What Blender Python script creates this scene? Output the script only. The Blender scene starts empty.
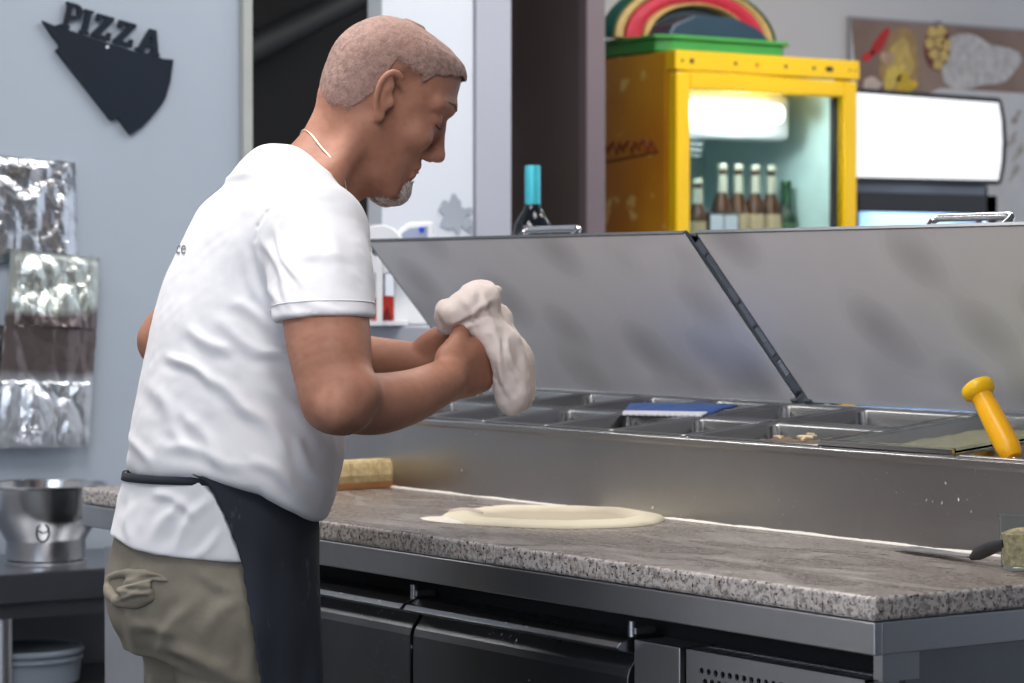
import bpy, bmesh, math, random
import numpy as np
from mathutils import Vector, Matrix, noise
from mathutils.bvhtree import BVHTree
random.seed(7)
SC = bpy.context.scene
COL = SC.collection
PI = math.pi
# ------------------------------------------------------------------ camera, world, lights
F = 2740.0
C0 = np.array([2.273, -2.059, 1.247])
FH = np.array([-.823, .568, 0.]); FH /= np.linalg.norm(FH)
PITCH = math.atan(56.5 / F)
FWD = FH * math.cos(PITCH) + np.array([0, 0, -math.sin(PITCH)])
RT = np.cross(FWD, [0, 0, 1]); RT /= np.linalg.norm(RT)
UP = np.cross(RT, FWD)
cd = bpy.data.cameras.new('camera'); cam = bpy.data.objects.new('camera', cd); COL.objects.link(cam)
cam.matrix_world = Matrix(((RT[0], UP[0], -FWD[0], C0[0]), (RT[1], UP[1], -FWD[1], C0[1]), (RT[2], UP[2], -FWD[2], C0[2]), (0, 0, 0, 1)))
cd.sensor_width = 36; cd.lens = F / 1024 * 36; cd.clip_start = .05; cd.clip_end = 60
cd.dof.use_dof = True; cd.dof.focus_distance = 3.62; cd.dof.aperture_fstop = 7.5
SC.camera = cam
w = bpy.data.worlds.new('world'); SC.world = w; w.use_nodes = True
bg = w.node_tree.nodes['Background']; bg.inputs[0].default_value = (.72, .80, .95, 1); bg.inputs[1].default_value = 1.0
vs = SC.view_settings; vs.view_transform = 'Standard'; vs.look = 'None'; vs.gamma = 1; vs.use_curve_mapping = False
vs.exposure = 0.0
def area(name, loc, sx, sy, e, col, aim=(0, 0, -1)):
    l = bpy.data.lights.new(name, 'AREA'); l.shape = 'RECTANGLE'; l.size = sx; l.size_y = sy; l.energy = e; l.color = col
    o = bpy.data.objects.new(name, l); COL.objects.link(o); o.location = loc
    o.rotation_euler = Vector(aim).to_track_quat('-Z', 'Y').to_euler(); return o
LAMPS = [(-1.3, -.35, 26), (.5, -.9, 20), (-2.2, -1.6, 16), (-2.3, 2.6, 34), (1.8, -2.3, 18), (-1.9, 1.15, 14), (-3.9, -1.9, 26)]  # last two added to brighten the back wall and the steel apron
for i, (x, y, e) in enumerate(LAMPS):
    area('panel_light', (x, y, 2.70), 1.15, .55, e, (1, .96, .93))
area('cool_side_light', (1.6, -3.6, 1.9), 2.2, 1.4, 26, (.80, .88, 1.0), (-1.0, 1.1, -.25))  # cool area light from left of the camera, no fixture modelled

def pw(px, py, Z):                       # a point of the room, Z metres in front of the viewpoint
    return Vector(C0 + (FWD + RT * (px - 512) / F + UP * (341.5 - py) / F) * Z)

# ------------------------------------------------------------------ helpers
def tag(o, label=None, cat=None, group=None, kind=None):
    if label: o['label'] = label
    if cat: o['category'] = cat
    if group: o['group'] = group
    if kind: o['kind'] = kind
    return o
def empty(name, loc=(0, 0, 0), rz=0, rx=0):
    o = bpy.data.objects.new(name, None); COL.objects.link(o); o.empty_display_size = .05
    o.location = loc; o.rotation_euler = (rx, 0, rz); return o
def local(o):
    m = Matrix.Translation(o.location) @ o.rotation_euler.to_matrix().to_4x4()
    return m
def chain(o):
    m = local(o)
    if o.parent: m = chain(o.parent) @ o.matrix_parent_inverse @ m
    return m
def copy_tree(o, parent=None):
    c = o.copy(); COL.objects.link(c); c.parent = parent
    for ch in list(o.children):
        copy_tree(ch, c)
    return c
class MB:
    def __init__(s): s.v = []; s.f = []
    def add(s, vs, fs):
        n = len(s.v); s.v += [tuple(p) for p in vs]; s.f += [tuple(i + n for i in f) for f in fs]; return s
    def box(s, a, b, M=None, bev=0):
        x0, y0, z0 = a; x1, y1, z1 = b
        if x0 > x1: x0, x1 = x1, x0
        if y0 > y1: y0, y1 = y1, y0
        if z0 > z1: z0, z1 = z1, z0
        vs = [(x, y, z) for x in (x0, x1) for y in (y0, y1) for z in (z0, z1)]
        fs = [(0, 1, 3, 2), (4, 6, 7, 5), (0, 4, 5, 1), (2, 3, 7, 6), (0, 2, 6, 4), (1, 5, 7, 3)]
        if M is not None: vs = [M @ Vector(p) for p in vs]
        return s.add(vs, fs)
    def prism(s, poly, fn, d0, d1):
        """poly: 2D outline; fn(u,v,d)->3D"""
        n = len(poly)
        vs = [fn(u, v, d0) for u, v in poly] + [fn(u, v, d1) for u, v in poly]
        fs = [tuple(range(n))[::-1], tuple(range(n, 2 * n))] + [(i, (i + 1) % n, n + (i + 1) % n, n + i) for i in range(n)]
        return s.add(vs, fs)
    def lathe(s, prof, c=(0, 0, 0), n=32, M=None, a0=0, a1=2 * PI):
        """prof list of (r,z)"""
        full = abs(a1 - a0 - 2 * PI) < 1e-6; m = n if full else n + 1
        vs = []
        for k in range(m):
            a = a0 + (a1 - a0) * k / n
            for r, z in prof: vs.append(Vector((r * math.cos(a), r * math.sin(a), z)))
        if M is not None: vs = [M @ p for p in vs]
        vs = [p + Vector(c) for p in vs]
        L = len(prof); fs = []
        for k in range(n):
            k2 = (k + 1) % m
            for j in range(L - 1): fs.append((k * L + j, k2 * L + j, k2 * L + j + 1, k * L + j + 1))
        return s.add(vs, fs)
    def tube(s, pts, r, n=10, closed=False, caps=True):
        pts = [Vector(p) for p in pts]; m = len(pts)
        rr = r if isinstance(r, (list, tuple)) else [r] * m
        up = None; vs = []
        for i, p in enumerate(pts):
            if closed: t = pts[(i + 1) % m] - pts[i - 1]
            else: t = pts[min(i + 1, m - 1)] - pts[max(i - 1, 0)]
            t.normalize()
            if up is None:
                up = Vector((0, 0, 1)) if abs(t.z) < .9 else Vector((1, 0, 0))
            a = (up - t * up.dot(t)).normalized(); b = t.cross(a); up = a
            for k in range(n):
                q = 2 * PI * k / n; vs.append(p + (a * math.cos(q) + b * math.sin(q)) * rr[i])
        fs = []
        for i in range(m if closed else m - 1):
            i2 = (i + 1) % m
            for k in range(n): fs.append((i * n + k, i * n + (k + 1) % n, i2 * n + (k + 1) % n, i2 * n + k))
        if not closed and caps: fs += [tuple(range(n))[::-1], tuple((m - 1) * n + k for k in range(n))]
        return s.add(vs, fs)
    def sheet(s, fn, nu, nv, th=None, closed_u=False):
        """fn(i/nu, j/nv)->(point, normal) ; thickness th gives a closed slab"""
        A = []; B = []
        mu = nu if closed_u else nu + 1
        for i in range(mu):
            for j in range(nv + 1):
                p, nn = fn(i / nu, j / nv); p = Vector(p); nn = Vector(nn)
                A.append(p + nn * th / 2); B.append(p - nn * th / 2)
        W = nv + 1; N = len(A); fs = []
        for i in range(nu):
            i2 = (i + 1) % mu
            for j in range(nv):
                a, b, c, d = i * W + j, i2 * W + j, i2 * W + j + 1, i * W + j + 1
                fs.append((a, b, c, d)); fs.append((N + d, N + c, N + b, N + a))
            fs.append((i * W, N + i * W, N + i2 * W, i2 * W))
            fs.append((i * W + nv, i2 * W + nv, N + i2 * W + nv, N + i * W + nv))
        if not closed_u:
            for j in range(nv):
                fs.append((j, j + 1, N + j + 1, N + j))
                k = nu * W + j; fs.append((k, N + k, N + k + 1, k + 1))
        return s.add(A + B, fs)
    def build(s, name, mat, parent=None, smooth=False, bev=0, seg=2, fix=True):
        me = bpy.data.meshes.new(name); me.from_pydata([tuple(p) for p in s.v], [], s.f); me.update()
        bm = bmesh.new(); bm.from_mesh(me)
        if fix: bmesh.ops.recalc_face_normals(bm, faces=bm.faces)
        bm.to_mesh(me); bm.free()
        o = bpy.data.objects.new(name, me); COL.objects.link(o); me.materials.append(mat)
        if smooth:
            me.polygons.foreach_set('use_smooth', [True] * len(me.polygons))
            if smooth != 2:
                me.set_sharp_from_angle(angle=math.radians(40))
        if bev:
            b = o.modifiers.new('bevel', 'BEVEL'); b.width = bev; b.segments = seg; b.limit_method = 'ANGLE'; b.angle_limit = math.radians(40)
        if parent is not None:
            o.parent = parent; o.matrix_parent_inverse = chain(parent).inverted()
        return o

# ------------------------------------------------------------------ materials
def srgb(r, g, b): return tuple(((c / 255) / 12.92 if c / 255 <= .04045 else ((c / 255 + .055) / 1.055) ** 2.4) for c in (r, g, b)) + (1,)
class NT:
    def __init__(s, name):
        s.m = bpy.data.materials.new(name); s.m.use_nodes = True; s.t = s.m.node_tree; s.b = s.t.nodes['Principled BSDF']
    def n(s, typ, **kw):
        x = s.t.nodes.new(typ)
        for k, v in kw.items():
            if k in x.inputs: x.inputs[k].default_value = v
            else: setattr(x, k, v)
        return x
    def l(s, a, b): s.t.links.new(a, b)
    def coord(s, scale=(1, 1, 1)):
        tc = s.n('ShaderNodeTexCoord'); mp = s.n('ShaderNodeMapping'); mp.inputs['Scale'].default_value = scale
        s.l(tc.outputs['Object'], mp.inputs['Vector']); return mp.outputs[0]
    def noise(s, vec, sc, det=4, rough=.5, dist=0):
        x = s.n('ShaderNodeTexNoise'); x.inputs['Scale'].default_value = sc; x.inputs['Detail'].default_value = det
        x.inputs['Roughness'].default_value = rough; x.inputs['Distortion'].default_value = dist; s.l(vec, x.inputs['Vector']); return x.outputs['Fac']
    def ramp(s, fac, stops, interp='LINEAR'):
        x = s.n('ShaderNodeValToRGB'); e = x.color_ramp.elements; x.color_ramp.interpolation = interp
        while len(e) < len(stops): e.new(.5)
        for i, (p, c) in enumerate(stops):
            e[i].position = p; e[i].color = c if isinstance(c, tuple) else (c, c, c, 1)
        s.l(fac, x.inputs[0]); return x.outputs[0]
    def mix(s, fac, a, b, mode='MIX'):
        x = s.n('ShaderNodeMix', data_type='RGBA', blend_type=mode)
        for k, v in ((0, fac), (6, a), (7, b)):
            if hasattr(v, 'is_linked') or hasattr(v, 'links'): s.l(v, x.inputs[k])
            else: x.inputs[k].default_value = v
        return x.outputs[2]
    def bump(s, h, st=.2, d=.01):
        x = s.n('ShaderNodeBump'); x.inputs['Strength'].default_value = st; x.inputs['Distance'].default_value = d
        s.l(h, x.inputs['Height']); s.l(x.outputs[0], s.b.inputs['Normal']); return x
def plain(name, col, rough=.5, metal=0, nz=.06, nsc=12, bump=0, spec=.5, trans=0, emit=0, ecol=None, alpha=1):
    t = NT(name); b = t.b; b.inputs['Roughness'].default_value = rough; b.inputs['Metallic'].default_value = metal
    b.inputs['Specular IOR Level'].default_value = spec
    v = t.coord(); f = t.noise(v, nsc, 5)
    c2 = tuple(min(1, x * (1 + nz)) for x in col[:3]) + (1,); c1 = tuple(x * (1 - nz) for x in col[:3]) + (1,)
    t.l(t.ramp(f, [(.3, c1), (.7, c2)]), b.inputs['Base Color'])
    if bump: t.bump(t.noise(v, nsc * 6, 4), bump, .004)
    if trans: b.inputs['Transmission Weight'].default_value = trans
    if emit: b.inputs['Emission Color'].default_value = ecol or col; b.inputs['Emission Strength'].default_value = emit
    if alpha < 1: b.inputs['Alpha'].default_value = alpha
    return t.m
def steel(name, col=(.56, .57, .59, 1), rough=.3, axis=0, spots=0, metal=1.0, smear=.0, blotch=0):
    t = NT(name); b = t.b; b.inputs['Metallic'].default_value = metal
    sc = [60, 60, 60]; sc[axis] = .6
    v = t.coord(tuple(sc)); g = t.noise(v, 6, 3)
    v2 = t.coord(); cl = t.noise(v2, 3.2, 5, .6, .8)
    r = t.n('ShaderNodeMapRange'); r.inputs['To Min'].default_value = rough - .08; r.inputs['To Max'].default_value = rough + .14 + smear
    t.l(cl, r.inputs['Value']); t.l(r.outputs[0], b.inputs['Roughness'])
    c = t.mix(t.ramp(cl, [(.35, 0), (.75, 1)]), col, tuple(x * .84 for x in col[:3]) + (1,))
    if blotch:
        bv = t.n('ShaderNodeTexVoronoi', feature='SMOOTH_F1'); bv.inputs['Scale'].default_value = 7; bv.inputs['Smoothness'].default_value = .6; t.l(t.coord((1, .9, .9)), bv.inputs['Vector'])
        bb_ = t.ramp(bv.outputs['Distance'], [(.12, tuple(x * .76 for x in col[:3]) + (1,)), (.50, tuple(min(1, x * 1.12) for x in col[:3]) + (1,))])
        c = t.mix(.75, c, bb_)
        ring = t.ramp(bv.outputs['Distance'], [(.40, 0), (.43, .35), (.46, 0)]); c = t.mix(ring, c, (.95, .95, .95, 1))
    if spots:
        sp = t.ramp(t.noise(v2, 120, 2, .5), [(.69, 0), (.73, 1)])
        m2 = t.ramp(t.noise(v2, 6, 2), [(.5, 0), (.62, 1)])
        mm = t.mix(1.0, sp, m2, 'MULTIPLY')
        c = t.mix(mm, c, (.75, .75, .74, 1))
        mr = t.n('ShaderNodeMapRange'); mr.inputs['To Min'].default_value = metal; mr.inputs['To Max'].default_value = .1
        t.l(mm, mr.inputs['Value']); t.l(mr.outputs[0], b.inputs['Metallic'])
    t.l(c, b.inputs['Base Color'])
    t.bump(g, .05, .002)
    return t.m
M = {}
M['steel'] = steel('brushed_steel', (.66, .67, .69, 1), rough=.30)
M['steel_front'] = steel('steel_cabinet_front', (.30, .31, .33, 1), .26, spots=1)
M['steel_riser'] = steel('steel_riser', (.44, .43, .425, 1), .33, spots=1)
M['steel_lid'] = steel('steel_lid_inside', (.86, .85, .88, 1), .50, axis=2, spots=0, metal=.45, smear=.16, blotch=1)
M['steel_side'] = steel('steel_side', (.34, .35, .37, 1), .35, axis=2)
M['light_panel'] = plain('light_grey_panel', srgb(150, 152, 160), .4, metal=.2)
M['table_steel'] = steel('table_steel', (.30, .31, .34, 1), .3, axis=1)
M['steel_shiny'] = steel('polished_steel', (.66, .66, .67, 1), .14)
M['steel_pan'] = steel('steel_pan', (.33, .33, .33, 1), .22)
M['dark_steel'] = steel('dull_dark_steel', (.22, .23, .25, 1), .42)
M['black'] = plain('black_plastic', (.012, .012, .014, 1), .4)
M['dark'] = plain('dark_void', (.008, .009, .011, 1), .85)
M['rubber'] = plain('rubber', (.02, .02, .022, 1), .7)
M['floor'] = plain('floor_tiles', (.05, .052, .055, 1), .5, nz=.3, nsc=6)
M['wall_cool'] = plain('cool_tinted_panel', srgb(168, 179, 192), .42, nz=.05, nsc=1.6)  # white panel with the cool light's blue tint put into its colour
M['wall_white'] = plain('white_wall', srgb(214, 220, 228), .5, nz=.03, nsc=2)
M['wall_lilac'] = plain('grey_lilac_tone', srgb(176, 178, 190), .5, nz=.03, nsc=2)
M['wall_rear'] = plain('plaster_wall', srgb(212, 209, 208), .7, nz=.03, nsc=2, bump=.05)
M['trim'] = plain('door_trim', srgb(168, 172, 168), .5)
M['brown'] = plain('brown_board', srgb(96, 84, 82), .45, nz=.12, nsc=3)
M['brown2'] = plain('brown_edge', srgb(112, 100, 104), .45, nz=.05, nsc=3)
M['glass'] = plain('clear_glass', (.9, .97, .97, 1), .02, trans=1, nz=0)
M['glass'].node_tree.nodes['Principled BSDF'].inputs['IOR'].default_value = 1.1
M['yellow'] = plain('yellow_enamel', srgb(236, 190, 8), .35, nz=.06, nsc=4)
M['white_plastic'] = plain('white_plastic', (.78, .8, .82, 1), .4)
M['sign'] = plain('dark_sign_board', srgb(20, 30, 43), .6, spec=.25)

# ------------------------------------------------------------------ the room
def struct(name, mb, mat, **k):
    o = mb.build(name, mat, **k); o['kind'] = 'structure'; return o
struct('floor', MB().box((-9, -4.6, -.06), (4, 5.4, 0)), M['floor'])
struct('ceiling', MB().box((-9, -4.6, 2.95), (4, 5.4, 3.02)), plain('ceiling_paint', srgb(190, 192, 196), .8))
struct('wall_left', MB().box((-2.96, -.55, 0), (-2.90, .803, 2.95)), M['wall_cool'])
struct('trim_1', MB().box((-2.965, .803, 0), (-2.885, .826, 2.95)), M['trim'], bev=.002)
struct('wall_back_left', MB().box((-2.96, 1.161, 0), (-2.90, 1.404, 2.95)), M['wall_white'])
struct('wall_back_shaded', MB().box((-2.965, 1.410, 0), (-2.895, 1.506, 2.95)), M['wall_lilac'], bev=.002)  # wall lit differently past the corner, its greyer shade put into the colour
struct('trim_2', MB().box((-2.962, 1.404, 0), (-2.91, 1.410, 2.95)), M['brown'])
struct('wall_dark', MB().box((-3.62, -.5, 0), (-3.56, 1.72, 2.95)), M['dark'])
struct('wall_partition', MB().box((-4.10, 2.01, 0), (-3.322, 2.04, 2.95)).box((-4.10, 2.04, 0), (-3.34, 2.062, 2.95)), M['brown'])
struct('trim_3', MB().box((-3.322, 2.004, 0), (-3.285, 2.064, 2.95)), M['brown2'], bev=.004)
struct('wall_rear', MB().box((-4.18, 1.4, 0), (-4.10, 5.4, 2.95)), M['wall_rear'])
struct('wall_added_dark', MB().box((-9, -3.2, 0), (-5.3, -3.12, 2.95)), plain('added_wall_dark', (.02, .02, .024, 1), .7))  # unseen wall added so the cabinet doors reflect something dark
struct('wall_added_pale', MB().box((-5.3, -3.2, 0), (-.9, -3.12, 2.95)), plain('added_wall_grey', srgb(190, 193, 198), .6))  # unseen pale stretch added for the right part of the apron to reflect
struct('wall_far', MB().box((-9.06, -4.6, 0), (-9.0, 5.4, 2.95)), plain('far_wall_dark', (.03, .032, .036, 1), .7))
struct('wall_added_right', MB().box((3.95, -4.6, 0), (4.03, 5.4, 2.95)), plain('added_right_wall_grey', srgb(104, 106, 112), .7))  # unseen wall added to cut light and reflection on the counter's end
# ceiling light panels above the frame; the last two are added fill lamps
for i, (x, y, e) in enumerate(LAMPS):
    r = empty('ceiling_light', (x, y, 2.80))
    tag(r, ['white ceiling light panel above the cook', 'white ceiling light panel above the counter end', 'white ceiling light panel over the aisle', 'white ceiling light panel before the drinks fridges', 'white ceiling light panel over the serving side', 'white fill light panel added above the back ledge', 'white fill light panel added before the pale grey wall'][i], 'lamp', 'ceiling light panels')
    MB().box((x - .6, y - .3, 2.76), (x + .6, y + .3, 2.80)).box((x - .02, y - .02, 2.8), (x + .02, y + .02, 2.95)).build('housing', M['white_plastic'], r, bev=.004)
    MB().box((x - .57, y - .27, 2.752), (x + .57, y + .27, 2.759)).build('diffuser', plain('lit_diffuser', (1, .97, .94, 1), .5, emit=3), r)

# ------------------------------------------------------------------ wall sign, foil bags, wall decal
def on_left(y, z, d): return Vector((-2.90 + d, y, z))
def L2(px, py, X=-2.90):
    r = FWD + RT * (px - 512) / F + UP * (341.5 - py) / F
    p = C0 + r * (X - C0[0]) / r[0]; return (p[1], p[2])
sg = empty('pizza_sign', (-2.89, .49, 1.69)); tag(sg, 'dark slice-shaped cut-out sign reading PIZZA on blue-tinted wall', 'sign')
arc = [(171, 60), (168, 82), (163, 99), (158, 107), (148, 119), (139, 128), (128, 135)]
outl = [(40, 21), (52, 26), (60, 24), (66, 30), (88, 38), (110, 45), (132, 52), (150, 54), (160, 59)] + arc + [(115, 117), (109, 121), (106, 117), (54, 51), (58, 46), (50, 36)]
MB().prism([L2(*p) for p in outl], lambda u, v, d: on_left(u, v, d), .004, .012).build('slice_board', M['sign'], sg)
MB().lathe([(0, 0), (.0032, 0), (.0032, .003), (0, .004)], n=12, M=Matrix.Rotation(PI / 2, 4, 'Y'), c=on_left(*L2(104.5, 47.5), .0115)).build('screw', M['white_plastic'], sg)
def text_mesh(name, s, size, ext, mat, parent, M4, font=None, bold=0, shear=0, spacing=1):
    cu = bpy.data.curves.new(name, 'FONT'); cu.body = s; cu.size = size; cu.extrude = ext; cu.offset = bold; cu.shear = shear
    cu.align_x = 'CENTER'; cu.space_character = spacing; cu.resolution_u = 3
    t = bpy.data.objects.new(name + '_tmp', cu); COL.objects.link(t)
    dg = bpy.context.evaluated_depsgraph_get(); me = bpy.data.meshes.new_from_object(t.evaluated_get(dg)); bpy.data.objects.remove(t)
    me.transform(M4); me.name = name; me.materials.clear(); me.materials.append(mat)
    o = bpy.data.objects.new(name, me); COL.objects.link(o)
    if parent is not None: o.parent = parent; o.matrix_parent_inverse = chain(parent).inverted()
    return o
# slab-serif letters of the sign, drawn in a 10 x 14 cell
GL = {'P': [[(0, 0), (4.6, 0), (4.6, 1.6), (3.6, 1.6), (3.6, 5.4), (6.5, 5.4), (9, 6.4), (10, 8.4), (10, 10.8), (8.8, 13), (6.4, 14), (0, 14), (0, 12.4), (1, 12.4), (1, 1.6), (0, 1.6)], [(3.6, 7.4), (3.6, 12), (5.8, 12), (7, 11), (7, 8.5), (5.8, 7.4)]],
      'I': [[(0, 0), (5, 0), (5, 1.7), (4, 1.7), (4, 12.3), (5, 12.3), (5, 14), (0, 14), (0, 12.3), (1, 12.3), (1, 1.7), (0, 1.7)]],
      'Z': [[(0, 0), (9.4, 0), (9.4, 4.6), (7.6, 4.6), (7.2, 2.2), (4, 2.2), (9.2, 12), (9.2, 14), (.4, 14), (.4, 9.8), (2.2, 9.8), (2.6, 11.8), (5.4, 11.8), (0, 2)]],
      'A': [[(-.6, 0), (4, 0), (4, 1.6), (3.2, 1.6), (3.8, 3.8), (7.4, 3.8), (8, 1.6), (7, 1.6), (7, 0), (12, 0), (12, 1.6), (11.2, 1.6), (7.8, 14), (4.2, 14), (.8, 1.6), (-.6, 1.6)], [(4.5, 6), (5.7, 10.6), (6.8, 6)]]}
def glyph(ch, fn, d0, d1):
    me = bmesh.new(); loops = GL[ch]
    cu = bpy.data.curves.new('g', 'CURVE'); cu.dimensions = '2D'; cu.fill_mode = 'BOTH'; cu.extrude = (d1 - d0) / 2
    for lp in loops:
        sp = cu.splines.new('POLY'); sp.points.add(len(lp) - 1); sp.use_cyclic_u = True
        for q, (u, v) in zip(sp.points, lp): q.co = (u, v, 0, 1)
    t = bpy.data.objects.new('g', cu); COL.objects.link(t); dg = bpy.context.evaluated_depsgraph_get()
    m = bpy.data.meshes.new_from_object(t.evaluated_get(dg)); bpy.data.objects.remove(t)
    mb = MB(); mb.add([fn(v.co.x, v.co.y, (d0 + d1) / 2 + v.co.z) for v in m.vertices], [tuple(p.vertices) for p in m.polygons]); return mb
# letter cells: origin bottom-left px, advance dir, up dir
lt = [('P', (59, 25.5), 1.75, 1.85), ('I', (77, 31.5), 1.9, 1.75), ('Z', (89, 35), 2.0, 1.70), ('Z', (111, 41.5), 2.0, 1.70), ('A', (134, 49), 1.95, 1.75)]
for ch, (ox, oy), su, sv in lt:
    def fn(u, v, d, ox=ox, oy=oy, su=su, sv=sv):
        px = ox + u * su * .97 + v * sv * .22; py = oy + u * su * .27 - v * sv * .97
        y, z = L2(px, py + 1.5); return on_left(y, z, d)
    glyph(ch, fn, .005, .013).build('letter', M['sign'], sg)

def foil(name, label, pts, d0, seed, mats, amp=.012, crease=None):
    """pts px outline (4 corners TL TR BR BL) of a crumpled bag hung flat on the wall"""
    TL, TR, BR, BL = [L2(*p) for p in pts]
    nu, nv = 44, 70
    def fn(u, v):
        y = (TL[0] * (1 - u) + TR[0] * u) * (1 - v) + (BL[0] * (1 - u) + BR[0] * u) * v
        z = (TL[1] * (1 - u) + TR[1] * u) * (1 - v) + (BL[1] * (1 - u) + BR[1] * u) * v
        q = Vector((y * 9, z * 9, seed)); s = 1.0 if crease is None else crease(v)
        h = 0
        for k, (a, b) in enumerate(((.7, 1.3), (1.5, .7), (3.2, .25))):
            vv = noise.voronoi(Vector((q.x * a * (1.25), q.y * a * .8, seed + k)))
            h += b * (vv[0][1] - vv[0][0])
        e = min(u, 1 - u, v * 1.5, (1 - v) * 1.5) * 8; e = min(1, max(.12, e))
        jag = .003 * noise.noise(Vector((u * 14, v * 25, seed)))
        return (Vector((-2.90 + d0 + h * amp * s * e, y + jag * (1 if u in (0, 1) else 0), z + jag)), Vector((1, 0, 0)))
    mb = MB().sheet(fn, nu, nv, .006)
    return mb
M['foil'] = plain('crinkled_foil', (.70, .72, .75, 1), .27, metal=1, nz=.03, nsc=8)
def foil_mat():
    t = NT('foil_package'); b = t.b; b.inputs['Metallic'].default_value = .85; b.inputs['Roughness'].default_value = .3
    tc = t.n('ShaderNodeTexCoord'); sx = t.n('ShaderNodeSeparateXYZ'); t.l(tc.outputs['Object'], sx.inputs[0])
    mr = t.n('ShaderNodeMapRange'); mr.inputs['From Min'].default_value = .90; mr.inputs['From Max'].default_value = 1.31; t.l(sx.outputs['Z'], mr.inputs['Value'])
    n = t.noise(tc.outputs['Object'], 7, 3); ad = t.n('ShaderNodeMath', operation='MULTIPLY_ADD'); ad.inputs[1].default_value = .10; t.l(n, ad.inputs[0]); t.l(mr.outputs[0], ad.inputs[2])
    c = t.ramp(ad.outputs[0], [(.0, (.72, .76, .82, 1)), (.42, (.70, .74, .8, 1)), (.47, (.25, .21, .21, 1)), (.74, (.24, .2, .2, 1)), (.78, (.70, .76, .70, 1)), (1, (.74, .8, .76, 1))])
    t.l(c, b.inputs['Base Color']); return t.m
M['foil2'] = foil_mat()
o = foil('foil_bag', '', [(-60, 152), (72, 163), (74, 262), (-60, 262)], .012, 3.3, None, .016).build('foil_bag', M['foil'], smooth=0)
tag(o, 'upper crinkled silver foil bag flat against blue-tinted wall', 'foil bag', 'foil bags on the wall')
o = foil('foil_bag', '', [(3, 250), (91, 258), (80, 446), (-14, 447)], .040, 8.1, None, .022, lambda v: .35 if .38 < v < .66 else 1).build('foil_bag', M['foil2'], smooth=0)
tag(o, 'lower crinkled foil bag with dark brown band across its middle', 'foil bag', 'foil bags on the wall')
o = foil('foil_bag', '', [(-60, 300), (9, 330), (26, 446), (-60, 450)], .016, 5.7, None, .015).build('foil_bag', M['foil'], smooth=0)
tag(o, 'dull silver foil bag peeping out behind the brown-banded foil bag', 'foil bag', 'foil bags on the wall')
# grey splash decal on the white wall
mb = MB(); dc = L2(457, 218)
pl = []
for k in range(40):
    a = 2 * PI * k / 40; r = .034 + .006 * math.sin(5 * a + 1) + .004 * math.sin(9 * a)
    pl.append((dc[0] - .012 + r * math.cos(a), dc[1] + .008 + r * 1.15 * math.sin(a)))
mb.prism(pl, on_left, 0, .003)
for (ax, az, rr) in ((.026, -.012, .015), (.032, .016, .009), (.036, -.028, .008)):
    mb.prism([(dc[0] + ax + rr * math.cos(a * PI / 8), dc[1] + az + rr * math.sin(a * PI / 8)) for a in range(16)], on_left, .0005, .0035)
tag(mb.build('wall_sticker', plain('grey_sticker', srgb(160, 168, 178), .5)), 'grey blotch-shaped sticker on white wall above the back ledge', 'sticker')
# duct in the dark opening
o = MB().tube([(-3.45, .62, 1.55), (-3.45, 1.45, 1.96)], .035, 16).build('duct', plain('dark_duct', (.018, .02, .024, 1), .6), smooth=1); tag(o, 'dark round duct slanting across the black doorway', 'duct')
# ------------------------------------------------------------------ prep counter
def granite():
    t = NT('speckled_granite'); b = t.b; b.inputs['Roughness'].default_value = .26
    v = t.coord()
    n1 = t.noise(v, 130, 3, .6); n2 = t.noise(v, 60, 3, .6, .4); n3 = t.noise(v, 210, 2)
    c = t.ramp(n2, [(.35, srgb(142, 136, 132)), (.5, srgb(190, 184, 180)), (.65, srgb(164, 152, 147))])
    c = t.mix(t.ramp(n1, [(.50, 0), (.60, .8)]), c, srgb(104, 97, 94))
    c = t.mix(t.ramp(n3, [(.60, 0), (.64, 1)]), c, srgb(38, 34, 36))
    # flour dusting and a darker tint on the upper face only
    g = t.n('ShaderNodeNewGeometry'); s = t.n('ShaderNodeSeparateXYZ'); t.l(g.outputs['Normal'], s.inputs[0])
    tp = t.ramp(s.outputs['Z'], [(.9, 0), (.97, 1)])
    fl = t.ramp(t.noise(t.coord((1, 2.2, 1)), 5, 5, .6, 1.2), [(.46, 0), (.75, .38)])
    f = t.mix(1.0, tp, fl, 'MULTIPLY')
    dk = t.mix(1.0, c, srgb(196, 189, 184), 'MULTIPLY'); c = t.mix(tp, c, dk); c = t.mix(f, c, srgb(192, 187, 182)); t.l(c, b.inputs['Base Color'])
    rr = t.n('ShaderNodeMapRange'); rr.inputs['To Min'].default_value = .26; rr.inputs['To Max'].default_value = .9
    t.l(f, rr.inputs['Value']); t.l(rr.outputs[0], b.inputs['Roughness'])
    return t.m
M['granite'] = granite()
XL = -2.012
pc = empty('pizza_prep_counter', (-1.03, .42, 0)); tag(pc, 'long stainless steel refrigerated pizza counter with speckled granite top and two raised lids', 'counter')
MB().box((XL, 0, .872), (0, .436, .90)).build('worktop', M['granite'], pc, bev=.005, seg=3)
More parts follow.
